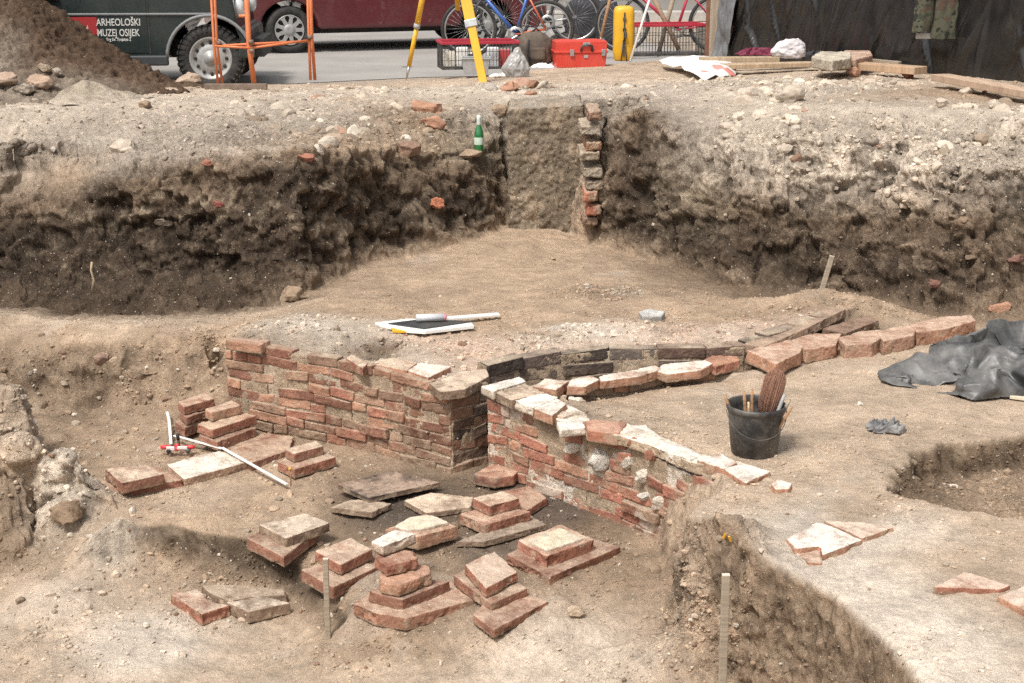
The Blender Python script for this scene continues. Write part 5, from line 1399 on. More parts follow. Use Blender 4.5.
# ---- cars
def arc(cx, cz, r, a0, a1, n=14): return [(cx + r * math.cos(math.radians(a)), cz + r * math.sin(math.radians(a))) for a in np.linspace(a0, a1, n)]
def wheel(parent, x, y, r, wd, rim_r, rimmat, style, side=-1):
    o = link("wheel", None, None, parent, (x, y, r))
    h = wd / 2
    mb = MB()
    mb.lathe([(rim_r, -h * .75), (rim_r + .02, -h * .95), (r - .05, -h), (r - .012, -h * .82), (r, -h * .55), (r, h * .55), (r - .012, h * .82), (r - .05, h), (rim_r, h * .8)], 48, axis='Y', cap=False)
    if style == 'offroad':
        for k in range(34):
            a = 2 * math.pi * k / 34
            m = Matrix.Rotation(-a, 3, 'Y')
            for s, dy in ((0, -h * .78), (.5, -h * .2), (0, h * .4)):
                m2 = Matrix.Rotation(-(a + s * 2 * math.pi / 34), 3, 'Y')
                mb.box(m2 @ Vector((r + .001, dy, 0)), (.013, h * .5, .034), m2)
            mb.box(m @ Vector((r - .04, -h * .97, 0)), (.05, .016, .022), m)
    mb.build("tyre", M['rubber'], o)
    mb = MB()
    if style == 'offroad':
        mb.lathe([(rim_r + .008, -h * .80), (rim_r + .006, -h * .86), (rim_r - .012, -h * .84), (rim_r - .03, -h * .55), (rim_r * .72, -h * .50), (rim_r * .60, -h * .72), (rim_r * .40, -h * .70), (rim_r * .34, -h * .72), (rim_r * .33, -h * .84), (rim_r * .2, -h * .86), (rim_r * .18, -h * .95), (0, -h * .96)], 40, axis='Y', cap=False)
        nf = len(mb.f)
        for k in range(12):
            a = 2 * math.pi * k / 12
            mb.lathe([(0, -h * .66), (.016, -h * .66), (.018, -h * .55)], 10, c=(rim_r * .74 * math.cos(a), 0, rim_r * .74 * math.sin(a)), axis='Y', cap=False)
        ro = mb.build("rim", rimmat, o)
        ro.data.materials.append(M['rubber'])
        ro.data.polygons.foreach_set("material_index", [0 if i < nf else 1 for i in range(len(mb.f))])
    else:
        mb.lathe([(rim_r + .006, -h * .80), (rim_r + .003, -h * .9), (rim_r - .02, -h * .93), (rim_r - .025, -h * .72), (0, -h * .7)], 40, axis='Y', cap=False)
        mb.build("wheel_dish", M['rubber'], o)
        mb = MB()
        for k in range(9):
            a = 2 * math.pi * k / 9
            m = Matrix.Rotation(-a, 3, 'Y')
            pr = [(.05, -.03), (.05, .03), (rim_r * .78, .022), (rim_r * .93, .048), (rim_r * .99, .03), (rim_r * .99, -.03), (rim_r * .93, -.048), (rim_r * .78, -.022)]
            q = [m @ Vector((px_, -h * .95, pz_)) for px_, pz_ in pr]; q2 = [m @ Vector((px_, -h * .78, pz_)) for px_, pz_ in pr]
            mb.add(q + q2, [[7, 0, 1, 2], [2, 3, 6, 7], [3, 4, 5, 6]] + [[i, i + 8, (i + 1) % 8 + 8, (i + 1) % 8] for i in range(8)])
        mb.lathe([(.075, -h * .93), (.07, -h * 1.02), (.03, -h * 1.05), (0, -h * 1.03)], 24, axis='Y', cap=False)
        mb.lathe([(rim_r * .99, -h * .9), (rim_r * .99, -h * .97), (rim_r * .93, -h * .97), (rim_r * .92, -h * .88)], 40, axis='Y', cap=False)
        mb.build("hubcap", rimmat, o)
    return o
def car(label, loc, rz, paint, trim, spec, group=None, name="parked_car"):
    """x forward, -y is the side seen; spec holds the side outline"""
    o = thing(name, label, "car", loc, rz, group)
    wd, wr, wx, ra = spec['w'], spec['r'], spec['wx'], spec['arch']
    zl = spec['sill']
    outl = [(spec['x0'], spec['bz'])] + spec['top'] + [(spec['x1'], spec['bz'])]
    poly = outl[:]
    x1, x0 = spec['x1'], spec['x0']
    bot = [(x1 - .05, zl + .04)] + [p for p in arc(wx[1], wr, ra, 0, 180) if p[1] > zl] + [p for p in arc(wx[0], wr, ra, 0, 180) if p[1] > zl] + [(x0 + .05, zl + .05)]
    poly += bot
    mb = MB(); mb.prism(poly, -wd / 2, wd / 2)
    mb.build("body", paint, o, bevel=.05, seg=4)
    mb = MB(); mb.box(((wx[0] + wx[1]) / 2, 0, zl + .12), (abs(wx[1] - wx[0]) * 1.45, wd * .55, .18)); mb.build("underbody", M['rubber'], o)
    # cabin
    cb = spec['cabin']
    t = .16
    mb = MB(); n = len(cb)
    zt_ = max(z for _, z in cb); zb_ = min(z for _, z in cb)
    ins = lambda z: t * (z - zb_) / (zt_ - zb_)
    mb.add([(x, -wd / 2 + .03 + ins(z), z) for x, z in cb] + [(x, wd / 2 - .03 - ins(z), z) for x, z in cb],
           [list(range(n))] + [[i + n for i in range(n)][::-1]] + [[i, (i + 1) % n, (i + 1) % n + n, i + n] for i in range(n)])
    mb.build("cabin", paint, o, bevel=.03, seg=3)
    for q in spec['win']:
        mb = MB(); n = len(q)
        for s in (-1, 1):
            yo = [s * (wd / 2 - .03 - ins(z) + .006) for _, z in q]
            vs = [(x, y, z) for (x, z), y in zip(q, yo)] + [(x, y - s * .012, z) for (x, z), y in zip(q, yo)]
            mb.add(vs, [list(range(n)), [i + n for i in range(n)][::-1]] + [[i, (i + 1) % n, (i + 1) % n + n, i + n] for i in range(n)])
        mb.build("window", M['carglass'], o)
    for x in wx:
        for s in (-1, 1):
            wo = wheel(o, x, s * (wd / 2 - spec['tw'] / 2 - .015), wr, spec['tw'], spec['rim'], spec['rimmat'], spec['style'])
            if s == 1: wo.rotation_euler = (0, 0, math.pi)
    ys = -wd / 2
    # arch lips, sill, trim
    for x in wx:
        mb = MB(); mb.tube([(px_, ys - .004, pz_) for px_, pz_ in arc(x, wr, ra + .01, 2, 178, 22)], spec.get('lip', .016), 8); mb.build("wheel_arch_trim", spec['lipmat'], o)
    mb = MB(); mb.box(((wx[0] + wx[1]) / 2, ys + .01, zl + .03), (abs(wx[1] - wx[0]) - 2 * ra, .06, spec['sillh'])); mb.build("sill", trim, o, bevel=.015)
    for z, hgt, mt in spec['mould']:
        mb = MB(); mb.box(((x0 + x1) / 2, ys - .006, z), (abs(x1 - x0) - .5, .022, hgt)); mb.build("side_moulding", mt, o, bevel=.006)
    for dx0, dx1 in spec['doors']:
        mb = MB()
        zt2 = spec['belt']
        z0 = zl + .1
        e = .012
        mb.prism([(dx0 + e, z0), (dx1 - e, z0), (dx1 - e, zt2), (dx0 + e, zt2)], ys - .006, ys + .03)
        dr = mb.build("door", paint, o, bevel=.012, seg=3)
        for xx in (dx0, dx1):
            mb = MB(); mb.box((xx, ys - .0005, (z0 + zt2) / 2), (.012, .008, zt2 - z0)); mb.build("door_gap", M['rubber'], o)
        hx = dx0 + .14 if spec['fwd'] > 0 else dx1 - .14
        mb = MB(); mb.box((hx, ys - .03, zt2 - .09), (.17, .03, .035)); mb.build("handle", M['chrome'] if spec['fwd'] > 0 else paint, dr, bevel=.012)
    # bumpers and lamps at both ends
    f = spec['fwd']
    for xe, sgn in ((x1, 1), (x0, -1)):
        mb = MB(); mb.box((xe + sgn * .03, 0, spec['bumpz']), (.09, wd - .05, spec['bumph'])); mb.build("bumper", spec['bumpmat'], o, bevel=.035, seg=3)
        for s in (-1, 1):
            mb = MB()
            mb.lathe([(0, .03), (spec['lamp'] * .6, .025), (spec['lamp'], .0), (spec['lamp'], -.05)], 24, c=(xe - sgn * .03 + .035 * sgn, s * (wd / 2 - .24), spec['lampz']), axis='X', cap=False)
            lo_ = mb.build("headlight" if sgn == f else "tail_light", M['lampglass'] if sgn == f else M['redplastic'], o)
            if sgn < 0: pass
    return o
M['carglass'] = plain("car_glass", (.02, .025, .028), .08, .1, 2, spec=.8)
M['lampglass'] = plain("lamp_glass", (.62, .64, .64), .15, .2, 14, spec=.8, coat=.5)
green = plain("dark_green_paint", (.016, .026, .025), .32, .12, 3, spec=.5, coat=.35, dirt=.3, dirtcol=(.10, .095, .085))
burg = plain("burgundy_paint", (.10, .014, .018), .30, .1, 3, spec=.5, coat=.5, dirt=.2, dirtcol=(.16, .10, .09))
greyT = plain("grey_trim", (.20, .205, .205), .5, .1, 8)
darkT = plain("dark_trim", (.05, .052, .055), .5, .15, 8)
silver = plain("silver_wheel", (.36, .36, .35), .45, .2, 16, metal=.2, dirt=.3)
gcar = car("dark green off-road car with red sign and white lettering on its door", (-4.35, 15.36, -.2), math.radians(4), green, darkT,
    dict(w=1.68, r=.325, wx=(-.9, 1.3), arch=.41, sill=.28, x0=-1.75, x1=1.60, bz=.50, top=[(-1.78, 1.03), (.9, 1.05), (1.54, .93)], cabin=[(-1.72, 1.0), (-1.5, 1.62), (-.1, 1.66), (.55, 1.02)],
         win=[[(-.55, 1.08), (-.55, 1.52), (-.12, 1.54), (.32, 1.08)], [(-1.5, 1.08), (-1.36, 1.5), (-.65, 1.52), (-.65, 1.08)]], tw=.20, rim=.205, rimmat=silver, style='offroad', lipmat=greyT, lip=.018, sillh=.10,
         mould=[(.76, .022, greyT), (.96, .018, greyT)], doors=[(-.35, .72)], belt=1.0, bumpz=.52, bumph=.14, bumpmat=M['blackplastic'], lamp=.09, lampz=.80, fwd=1))
# sign and lettering on the door
ysd = -.84 - .0065
def gx(px): return (px - 213) / 100.0 + 1.3
def gz(py): return .325 + (61 - py) / 100.0
mb = MB(); mb.box(((gx(82) + gx(103)) / 2, ysd - .001, (gz(20) + gz(37)) / 2), (gx(103) - gx(78), .003, gz(20) - gz(37))); sgn_ = mb.build("door_sign", plain("sign_red", (.36, .03, .03), .5, .08), gcar)
whiteT = plain("white_lettering", (.62, .61, .56), .6, .05)
def text(s, x, z, h, sx, parent, mat, name="lettering", align='LEFT', y=ysd - .003):
    c = bpy.data.curves.new(name, 'FONT'); c.body = s; c.size = h * 1.38; c.extrude = .0008; c.offset = .0012; c.align_x = align; c.resolution_u = 4
    tmp = bpy.data.objects.new("tmp", c); COL.objects.link(tmp)
    me = bpy.data.meshes.new_from_object(tmp.evaluated_get(bpy.context.evaluated_depsgraph_get())); bpy.data.objects.remove(tmp)
    me.name = name
    o = link(name, me, mat, parent, (x, y, z)); o.rotation_euler = (math.pi / 2, 0, 0); o.scale = (sx, 1, 1)
    return o
text("ARHEOLOŠKI", gx(104.5), gz(28.3), .070, .74, gcar, whiteT)
text("MUZEJ OSIJEK", gx(104.5), gz(38.4), .070, .70, gcar, whiteT)
text("Trg Sv. Trojstva 2", gx(113), gz(43), .030, .80, gcar, whiteT)
text("lul", gx(92), gz(33), .05, .7, sgn_, whiteT, y=ysd - .004)
rcar = car("burgundy hatchback with silver nine-spoke hubcaps parked across the street", (-1.98, 20.45, -.2), math.radians(200), burg, greyT,
    dict(w=1.70, r=.305, wx=(-1.45, 1.27), arch=.375, sill=.20, x0=-2.25, x1=2.05, bz=.42, top=[(-2.27, .85), (-2.2, 1.0), (1.05, .98), (1.75, .82), (2.02, .66)], cabin=[(-1.98, .98), (-1.6, 1.42), (-.2, 1.46), (1.15, .95)],
         win=[[(-.35, 1.02), (-.35, 1.36), (-.15, 1.38), (.65, 1.02)], [(-1.5, 1.02), (-1.3, 1.34), (-.45, 1.36), (-.45, 1.02)]], tw=.19, rim=.195, rimmat=silver, style='hubcap', lipmat=burg, lip=.012, sillh=.17,
         mould=[(.46, .05, darkT)], doors=[(-.95, -.12), (-.12, .88)], belt=.94, bumpz=.44, bumph=.26, bumpmat=burg, lamp=.10, lampz=.66, fwd=1))

# ---- orange barrier: tubular frame
zb0 = -.02
bar_ = thing("barrier", "orange tubular steel barrier frame standing between the soil heap and the street", "barrier", P(262, 85, zb0))
def bpix(px, py, Y): return Vector(PY(px, py, Y)) - Vector(bar_.location)
Yb = bar_.location.y
def seg(name, pts, r):
    mb = MB(); mb.tube(pts, r, 10); return mb.build(name, M['orange'], bar_)
seg("upright", [bpix(218, 84, Yb + .05), bpix(214, 45, Yb + .05), bpix(208, -60, Yb + .05)], .012)
seg("upright", [bpix(222.5, 84, Yb + .12), bpix(217, 45, Yb + .12), bpix(212, -60, Yb + .12)], .012)
seg("upright", [bpix(254, 83, Yb), bpix(249, 45, Yb), bpix(243.5, -60, Yb)], .024)
seg("upright", [bpix(310.5, 80, Yb + .3), bpix(309, 40, Yb + .3), bpix(306, -60, Yb + .3)], .013)
seg("upright", [bpix(315, 80, Yb + .38), bpix(312, 40, Yb + .38), bpix(309, -60, Yb + .38)], .016)
seg("cross_bar", [bpix(214, 46, Yb + .05), bpix(251, 48, Yb - .02)], .011)
seg("cross_bar", [bpix(216, 46, Yb + .12), bpix(251, 44, Yb + .0), bpix(311, 41, Yb + .33)], .011)
seg("cross_bar", [bpix(251, 48, Yb - .02), bpix(311, 40, Yb + .30)], .011)
seg("stub", [bpix(250, 16, Yb), bpix(239, 16, Yb)], .014)
for p in ((251, 42, 0), (252, 51, -.03), (310, 37, .3), (219, 43, .1)):
    mb = MB(); c = bpix(p[0], p[1], Yb + p[2] - .02); mb.lathe([(.0, -.02), (.024, -.02), (.024, .02), (0, .02)], 12, c=c, cap=False); mb.build("clamp", plain("rusty_steel", (.2, .13, .1), .6, .3), bar_)
o = thing("steel_bar", "rusty square steel bar lying on the ground below the orange barrier", "steel bar", P(238, 87, -.0))
mb = MB(); mb.bar(rel(o, P(205, 86.5, .015)), rel(o, P(267, 86.5, .02)), .05, .05); mb.build("tube", plain("rust_brown", (.17, .12, .09), .7, .3, 20, dirt=.3), o, bevel=.004)
# ---- yellow tripod with its steel feet
tr = thing("tripod", "yellow surveying tripod with steel-tipped legs standing on the rim of the dig", "tripod", P(460, 84, 0))
Yt = tr.location.y
def tpx(px, py, Y): return Vector(PY(px, py, Y)) - Vector(tr.location)
lg = link("leg", None, None, tr)
a, b = tpx(482.5, 79, Yt - .0), tpx(461, -25, Yt + .25)
mb = MB(); mb.bar(a + (b - a) * -.06, a + (b - a) * .56, .075, .03, up=(0, 1, 0)); mb.bar(a + (b - a) * .50, b, .10, .035, up=(0, 1, 0)); mb.build("leg_rail", M['yellow'], lg, bevel=.006)
mb = MB(); mb.bar(a + (b - a) * .50, a + (b - a) * .57, .115, .05, up=(0, 1, 0)); mb.build("leg_lock", M['steel'], lg, bevel=.004)
mb = MB(); mb.tube([a + (b - a) * -.06, a + (b - a) * -.13], [.022, .004], 10); mb.build("spike", M['steel'], lg)
lg = link("leg", None, None, tr)
a, b = tpx(409, 66, Yt + .55), tpx(427, -25, Yt + .45)
mb = MB(); mb.tube([a, a + (b - a) * .45], .021, 12); mb.tube([a + (b - a) * .43, b], .027, 12); mb.build("leg_rail", M['yellow'], lg)
mb = MB(); mb.tube([a + (b - a) * .42, a + (b - a) * .47], .031, 12); mb.build("leg_lock", M['greyplastic'], lg)
mb = MB(); mb.tube([a, a + (b - a) * -.16], [.018, .006], 10); mb.bar(a + (b - a) * -.01 + Vector((-.07, 0, 0)), a + (b - a) * -.01 + Vector((.03, 0, 0)), .03, .012); mb.build("spike", M['steel'], lg)
lg = link("leg", None, None, tr)
mb = MB(); h_ = tpx(448, -120, Yt + .6); mb.tube([h_, h_ + Vector((.05, .8, -1.2))], .025, 12); mb.build("leg_rail", M['yellow'], lg)
mb = MB(); mb.lathe([(0, -.03), (.09, -.03), (.09, .03), (0, .03)], 24, c=tpx(446, -135, Yt + .45), cap=False)
mb.tube([tpx(461, -25, Yt + .25), tpx(449, -133, Yt + .42)], .03, 10); mb.tube([tpx(427, -25, Yt + .45), tpx(443, -133, Yt + .46)], .025, 10); mb.build("tripod_head", M['yellow'], tr)
# ---- crates
def crate(pix, Y0, dep, h, label, rz=0.0, contents=True):
    (xa, ya), (xb, yb) = pix
    A_, B_ = Vector(PY(xa, ya, Y0)), Vector(PY(xb, yb, Y0 + .15))
    o = thing("crate", label, "crate", (A_ + B_) / 2, math.atan2(B_.y - A_.y, B_.x - A_.x), "red-rimmed wire crates")
    w_ = (B_ - A_).length
    mb = MB()
    for y in (0, dep):
        for k in range(int(w_ / .036)): mb.bar((-w_ / 2 + .02 + k * .036, y, 0), (-w_ / 2 + .02 + k * .036, y, h), .005, .005)
        for z in (.02, h * .35, h * .68): mb.bar((-w_ / 2, y, z), (w_ / 2, y, z), .006, .006)
    for x in (-w_ / 2, w_ / 2):
        for k in range(int(dep / .03)): mb.bar((x, k * .03, 0), (x, k * .03, h), .005, .005)
        for z in (.02, h * .5): mb.bar((x, 0, z), (x, dep, z), .006, .006)
    mb.build("wire_mesh", M['blackplastic'], o)
    mb = MB(); mb.box((0, dep / 2, .008), (w_, dep, .012)); mb.build("base", M['blackplastic'], o)
    mb = MB()
    for y in (0, dep): mb.bar((-w_ / 2 - .01, y, h), (w_ / 2 + .01, y, h), .02, .03)
    for x in (-w_ / 2, w_ / 2): mb.bar((x, 0, h), (x, dep, h), .02, .03)
    mb.build("rim", plain("crate_red", (.42, .03, .05), .5, .15), o, bevel=.004)
    return o, w_
cr, cw = crate(((443, 72), (519, 67)), 15.1, .42, .27, "black wire crate with red rim standing by the bicycle, left of the plastic bag")
cx_ = Vector(cr.location)
for i, (dx, dy, h, c, lab) in enumerate(((-.33, .12, .16, (.75, .70, .6), "cream paper packet at the left in the crate"), (-.20, .14, .20, (.78, .76, .72), "tall white packet in the middle of the crate"), (.12, .14, .20, (.72, .72, .72), "white packet at the right in the crate"), (.24, .2, .17, (.5, .06, .06), "red packet at the right end of the crate"))):
    mb = MB(); mb.box((0, 0, h / 2), (.12, .1, h)); tag(mb.build("packet", plain("packet", c, .7, .2, 15), None, cx_ + Vector((dx, dy, .016)), bevel=.012), lab, "packet", "packets in the crate")
tb_ = thing("plastic_tub", "grey plastic tub standing in front of the wire crate behind the tripod leg", "tub", P(476, 73.5, -.05))
mb = MB()
def frust(mb, w0, d0, w1, d1, z0, z1, t=.006):
    v = [(sx_ * w / 2, sy_ * d / 2, z) for w, d, z in ((w0, d0, z0), (w1, d1, z1), (w1 - 2 * t, d1 - 2 * t, z1), (w0 - 2 * t, d0 - 2 * t, z0 + t)) for sx_, sy_ in ((-1, -1), (1, -1), (1, 1), (-1, 1))]
    f = [[3, 2, 1, 0], [12, 13, 14, 15]]
    for r_ in range(3):
        for k in range(4): f.append([r_ * 4 + k, r_ * 4 + (k + 1) % 4, r_ * 4 + 4 + (k + 1) % 4, r_ * 4 + 4 + k])
    mb.add(v, f)
frust(mb, .24, .16, .28, .2, 0, .155); mb.build("tub_body", M['greyplastic'], tb_, bevel=.006)
mb = MB(); mb.box((0, -.1, .158), (.30, .02, .016)); mb.box((0, .1, .158), (.30, .02, .016)); mb.box((-.14, 0, .158), (.02, .18, .016)); mb.box((.14, 0, .158), (.02, .18, .016)); mb.build("rim", M['greyplastic'], tb_, bevel=.004)
# ---- bicycles
def bicycle(px0, px1, py, Y, label, frame1, frame2, r=.33):
    a, b = Vector(PY(px0, py, Y)), Vector(PY(px1, py, Y))
    o = thing("bicycle", label, "bicycle", ((a.x + b.x) / 2, Y, a.z - r), 0, "bicycles by the street")
    L_ = (b - a).length / 2
    tub = lambda nm, pts, rad, m, par=o: (lambda mb: (mb.tube(pts, rad, 10), mb.build(nm, m, par))[1])(MB())
    for x in (-L_, L_):
        wl_ = link("wheel", None, None, o, (x, 0, r))
        mb = MB(); mb.tube([(r * .955 * math.cos(t), 0, r * .955 * math.sin(t)) for t in np.linspace(0, 2 * math.pi, 49)[:-1]], .023, 10, closed=True); mb.build("tyre", M['rubber'], wl_)
        mb = MB(); mb.tube([(r * .875 * math.cos(t), 0, r * .875 * math.sin(t)) for t in np.linspace(0, 2 * math.pi, 49)[:-1]], .013, 8, closed=True); mb.build("rim", M['chrome'], wl_)
        mb = MB()
        for k in range(28):
            t = 2 * math.pi * k / 28; s = .03 if k % 2 else -.03
            mb.tube([(.02 * math.cos(t + s * 9), s, .02 * math.sin(t + s * 9)), (r * .87 * math.cos(t), 0, r * .87 * math.sin(t))], .0012, 4)
        mb.build("spokes", M['steel'], wl_)
        mb = MB(); mb.lathe([(0, -.05), (.022, -.05), (.016, 0), (.022, .05), (0, .05)], 14, axis='Y', cap=False); mb.build("hub", M['steel'], wl_)
    bb = Vector((.10, 0, .27)); hd0, hd1 = Vector((-L_ + .17, 0, .72)), Vector((-L_ + .13, 0, .88)); st = Vector((.26, 0, .80)); rear = Vector((L_, 0, r)); fr = Vector((-L_, 0, r))
    tub("down_tube", [bb, hd0], .021, frame1); tub("top_tube", [hd1, st - Vector((.01, 0, .06))], .018, frame1); tub("seat_tube", [bb, st], .018, frame1); tub("head_tube", [hd0 - Vector((-.01, 0, .02)), hd1 + Vector((-.01, 0, .04))], .022, frame1)
    mb = MB()
    for s in (-.05, .05):
        mb.tube([bb + Vector((0, s * .5, 0)), rear + Vector((0, s, 0))], .011, 8); mb.tube([st + Vector((-.02, s * .4, -.08)), rear + Vector((0, s, 0))], .010, 8)
    mb.build("rear_stays", frame2, o)
    mb = MB()
    for s in (-.05, .05): mb.tube([hd0 + Vector((0, s, -.03)), fr + Vector((.05, s, .22)), fr + Vector((0, s, 0))], [.014, .013, .010], 8)
    mb.build("fork", M['blackcover'], o)
    mb = MB(); mb.tube([hd1, hd1 + Vector((-.03, 0, .12))], .014, 8); mb.tube([hd1 + Vector((-.02, -.28, .14)), hd1 + Vector((-.05, -.1, .12)), hd1 + Vector((-.05, .1, .12)), hd1 + Vector((-.02, .28, .14))], .012, 8); mb.build("handlebar", M['blackcover'], o)
    mb = MB(); mb.tube([st, st + Vector((.03, 0, .12))], .013, 8); mb.build("seat_post", M['chrome'], o)
    mb = MB(); mb.tube([st + Vector((-.11, 0, .13)), st + Vector((.02, 0, .14)), st + Vector((.10, 0, .145)), st + Vector((.15, 0, .15))], [.02, .04, .075, .06], 12); mb.build("saddle", M['blackcover'], o)
    mb = MB()
    mb.lathe([(.06, -.052), (.095, -.052), (.095, -.046), (.06, -.046)], 30, c=bb, axis='Y', cap=False)
    mb.bar(bb + Vector((0, -.06, 0)), bb + Vector((-.14, -.065, .08)), .022, .012); mb.bar(bb + Vector((0, .06, 0)), bb + Vector((.14, .065, -.08)), .022, .012)
    mb.build("crankset", M['steel'], o)
    mb = MB(); mb.box(bb + Vector((-.15, -.11, .09)), (.09, .08, .02)); mb.box(bb + Vector((.15, .11, -.08)), (.09, .08, .02)); mb.build("pedals", M['blackplastic'], o)
    mb = MB(); mb.tube([bb + Vector((0, -.05, .094)), rear + Vector((0, -.05, .04))], .005, 5); mb.tube([bb + Vector((0, -.05, -.094)), rear + Vector((0, -.05, -.04))], .005, 5); mb.build("chain", M['rubber'], o)
    return o
blue = plain("blue_paint", (.05, .13, .42), .35, .12, 12, coat=.3); orng = plain("orange_red_paint", (.55, .10, .03), .35, .12, 12, coat=.3); redp = plain("red_bike_paint", (.42, .02, .05), .35, .12, 12, coat=.3)
bicycle(469, 546, 29, 17.6, "blue and orange bicycle standing behind the red-rimmed crate", blue, orng)
bicycle(622, 716, 24, 18.4, "red bicycle half hidden behind the yellow case and the wire crate", redp, redp, .34)
o = bicycle(505, 575, 17, 19.3, "dark bicycle in the background behind the blue and orange one", M['blackcover'], M['steel'])
# ---- bags, cases
def soft_bag(px, py, z, r, fl, mat, label, seed, top=.0, cat="bag"):
    """knotted plastic bag: creased skin over a lumpy filling, gathered towards the top"""
    x, y, _ = P(px, py, z)
    v, _, T = refine(IV2.copy(), np.zeros((len(IV2), 1)), IT2, .09, 5)
    k = v.copy()
    cre = 1 - np.abs(fbm(k + .25 * np.stack([fbm(k, 2, 2, seed=s_) for s_ in (seed, seed + 1, seed + 2)], 1), 2.1, 2, .5, seed=seed + 3)) * 2.6
    v = v * (1 + .22 * fbm(k, 1.2, 2, seed=seed + 5) + .13 * cre)[:, None]
    t = np.clip((v[:, 2] + .2), 0, 1.4)
    v[:, :2] *= (1 - top * t / 1.4)[:, None]; v[:, 0] += .25 * top * t
    v = v * (np.array(fl) * r)
    v[:, 2] = np.maximum(v[:, 2] + fl[2] * r * .72, 0)
    return tag(link("plastic_bag", tri_mesh("plastic_bag", v, T), mat, None, (x, y, z)), label, cat)
soft_bag(516, 77, -.03, .128, (.95, .7, 1.25), plain("clear_bag", (.36, .35, .335), .3, .4, 9, spec=.6), "crumpled greyish plastic bag standing between the wire crate and the red case", 21, .6)
o = crumple("paper_scrap", 502, 76, -.03, .12, .06, .04, M['paper'], "white paper scrap on the ground before the plastic bag", "paper", 23)
o = crumple("paper_scrap", 543, 67.5, -.05, .12, .06, .06, M['paper'], "white paper scrap left of the red tool case", "paper", 25)
def blob_bag(px, py, z, r, fl, mat, label, cat, seed, name="backpack", straps=True):
    x, y, _ = P(px, py, z)
    o = thing(name, label, cat, (x, y, z))
    v, _, T = refine(IV2.copy(), np.zeros((len(IV2), 1)), IT2, .16, 3)
    k = v.copy()
    v = np.sign(v) * np.abs(v) ** .8
    v = v * (1 + .16 * fbm(k, 1.7, 3, seed=seed) + .09 * (1 - np.abs(fbm(k, 3.2, 3, seed=seed + 4)) * 2))[:, None] * (np.array(fl) * r)
    v[:, 2] = np.maximum(v[:, 2] + fl[2] * r * .9, 0)
    link("bag_body", tri_mesh("bag_body", v, T), mat, o)
    if straps:
        mb = MB(); mb.tube([(-.08 * r / .2, -fl[1] * r * .9, fl[2] * r * 1.5), (-.1 * r / .2, -fl[1] * r * 1.15, fl[2] * r * .9), (-.06 * r / .2, -fl[1] * r * 1.05, fl[2] * r * .25)], .014, 6)
        mb.tube([(-.05, 0, fl[2] * r * 1.85), (0, -.02, fl[2] * r * 2.1), (.05, 0, fl[2] * r * 1.85)], .012, 6); mb.build("strap", M['cloth_dark'], o)
        mb = MB(); mb.box((.02, -fl[1] * r * .93, fl[2] * r * .75), (r * .8, .07, fl[2] * r * .7)); mb.build("front_pocket", mat, o, bevel=.025, seg=3)
    return o
blob_bag(536, 66, -.05, .2, (.95, .7, .95), M['cloth_brown'], "brown cloth backpack slumped left of the red tool case", "backpack", 31)
blob_bag(585, 42, ZS, .3, (1.0, .6, 1.15), M['cloth_dark'], "dark bundle of clothes hanging between the two bicycles", "clothes bundle", 33, "clothes_bundle", False)
blob_bag(566, 52, ZS, .16, (1.3, .8, .8), M['cloth_brown'], "low brown bag on the street behind the red tool case", "bag", 35, "bag", True)
blob_bag(608, 47, ZS, .24, (.7, .6, 1.4), M['cloth_dark'], "black jacket heap just left of the yellow case", "clothes bundle", 37, "clothes_bundle", False)
# red tool case
tc_ = thing("tool_case", "red plastic instrument case with black handle on the rim of the dig", "case", P(579, 66.5, -.04), math.radians(7))
mb = MB(); frust(mb, .52, .26, .545, .28, 0, .15, .01); mb.box((0, 0, .075), (.50, .24, .12)); mb.build("case_base", M['redplastic'], tc_, bevel=.015, seg=3)
mb = MB(); mb.box((0, 0, .222), (.545, .28, .10)); mb.box((0, 0, .2725), (.50, .24, .012)); mb.box((-.15, 0, .272), (.12, .25, .02)); mb.box((.15, 0, .272), (.12, .25, .02)); mb.build("lid", M['redplastic'], tc_, bevel=.014, seg=3)
mb = MB(); mb.box((0, 0, .163), (.565, .30, .026)); mb.build("seam_flange", M['redplastic'], tc_, bevel=.006)
mb = MB(); mb.tube([(-.005, -.15, .17), (.0, -.165, .225), (.05, -.17, .24), (.11, -.165, .225), (.115, -.15, .17)], .012, 8); mb.build("handle", M['blackplastic'], tc_)
for x in (-.10, .235):
    mb = MB(); mb.box((x, -.152, .155), (.045, .016, .07)); mb.build("latch", M['steel'], tc_, bevel=.006)
mb = MB(); mb.box((.05, -.1425, .115), (.045, .006, .03)); mb.box((.055, -.142, .24), (.075, .006, .04)); mb.build("label_plate", M['greyplastic'], tc_, bevel=.002)
mb = MB(); mb.box((.055, -.146, .19), (.085, .012, .035)); mb.build("grip_recess", M['redplastic'], tc_, bevel=.005)
# yellow tall case
yc = thing("instrument_case", "tall yellow rounded hard case standing right of the red case", "case", P(623, 60.5, -.02), math.radians(3))
mb = MB()
q_ = []
for z, s in ((0, .82), (.02, .92), (.10, 1.0), (.50, 1.0), (.55, .95), (.575, .80), (.585, .5)):
    q_.append([(.112 * s * math.copysign(abs(math.cos(t)) ** .6, math.cos(t)), .10 * s * math.copysign(abs(math.sin(t)) ** .6, math.sin(t)), z) for t in np.linspace(0, 2 * math.pi, 33)[:-1]])
vs_ = [p for r_ in q_ for p in r_]; nn_ = 32
mb.add(vs_, [[i * nn_ + k, i * nn_ + (k + 1) % nn_, (i + 1) * nn_ + (k + 1) % nn_, (i + 1) * nn_ + k] for i in range(len(q_) - 1) for k in range(nn_)] + [list(range(nn_))[::-1], [(len(q_) - 1) * nn_ + k for k in range(nn_)]], True)
mb.build("case_shell", M['yellow'], yc)
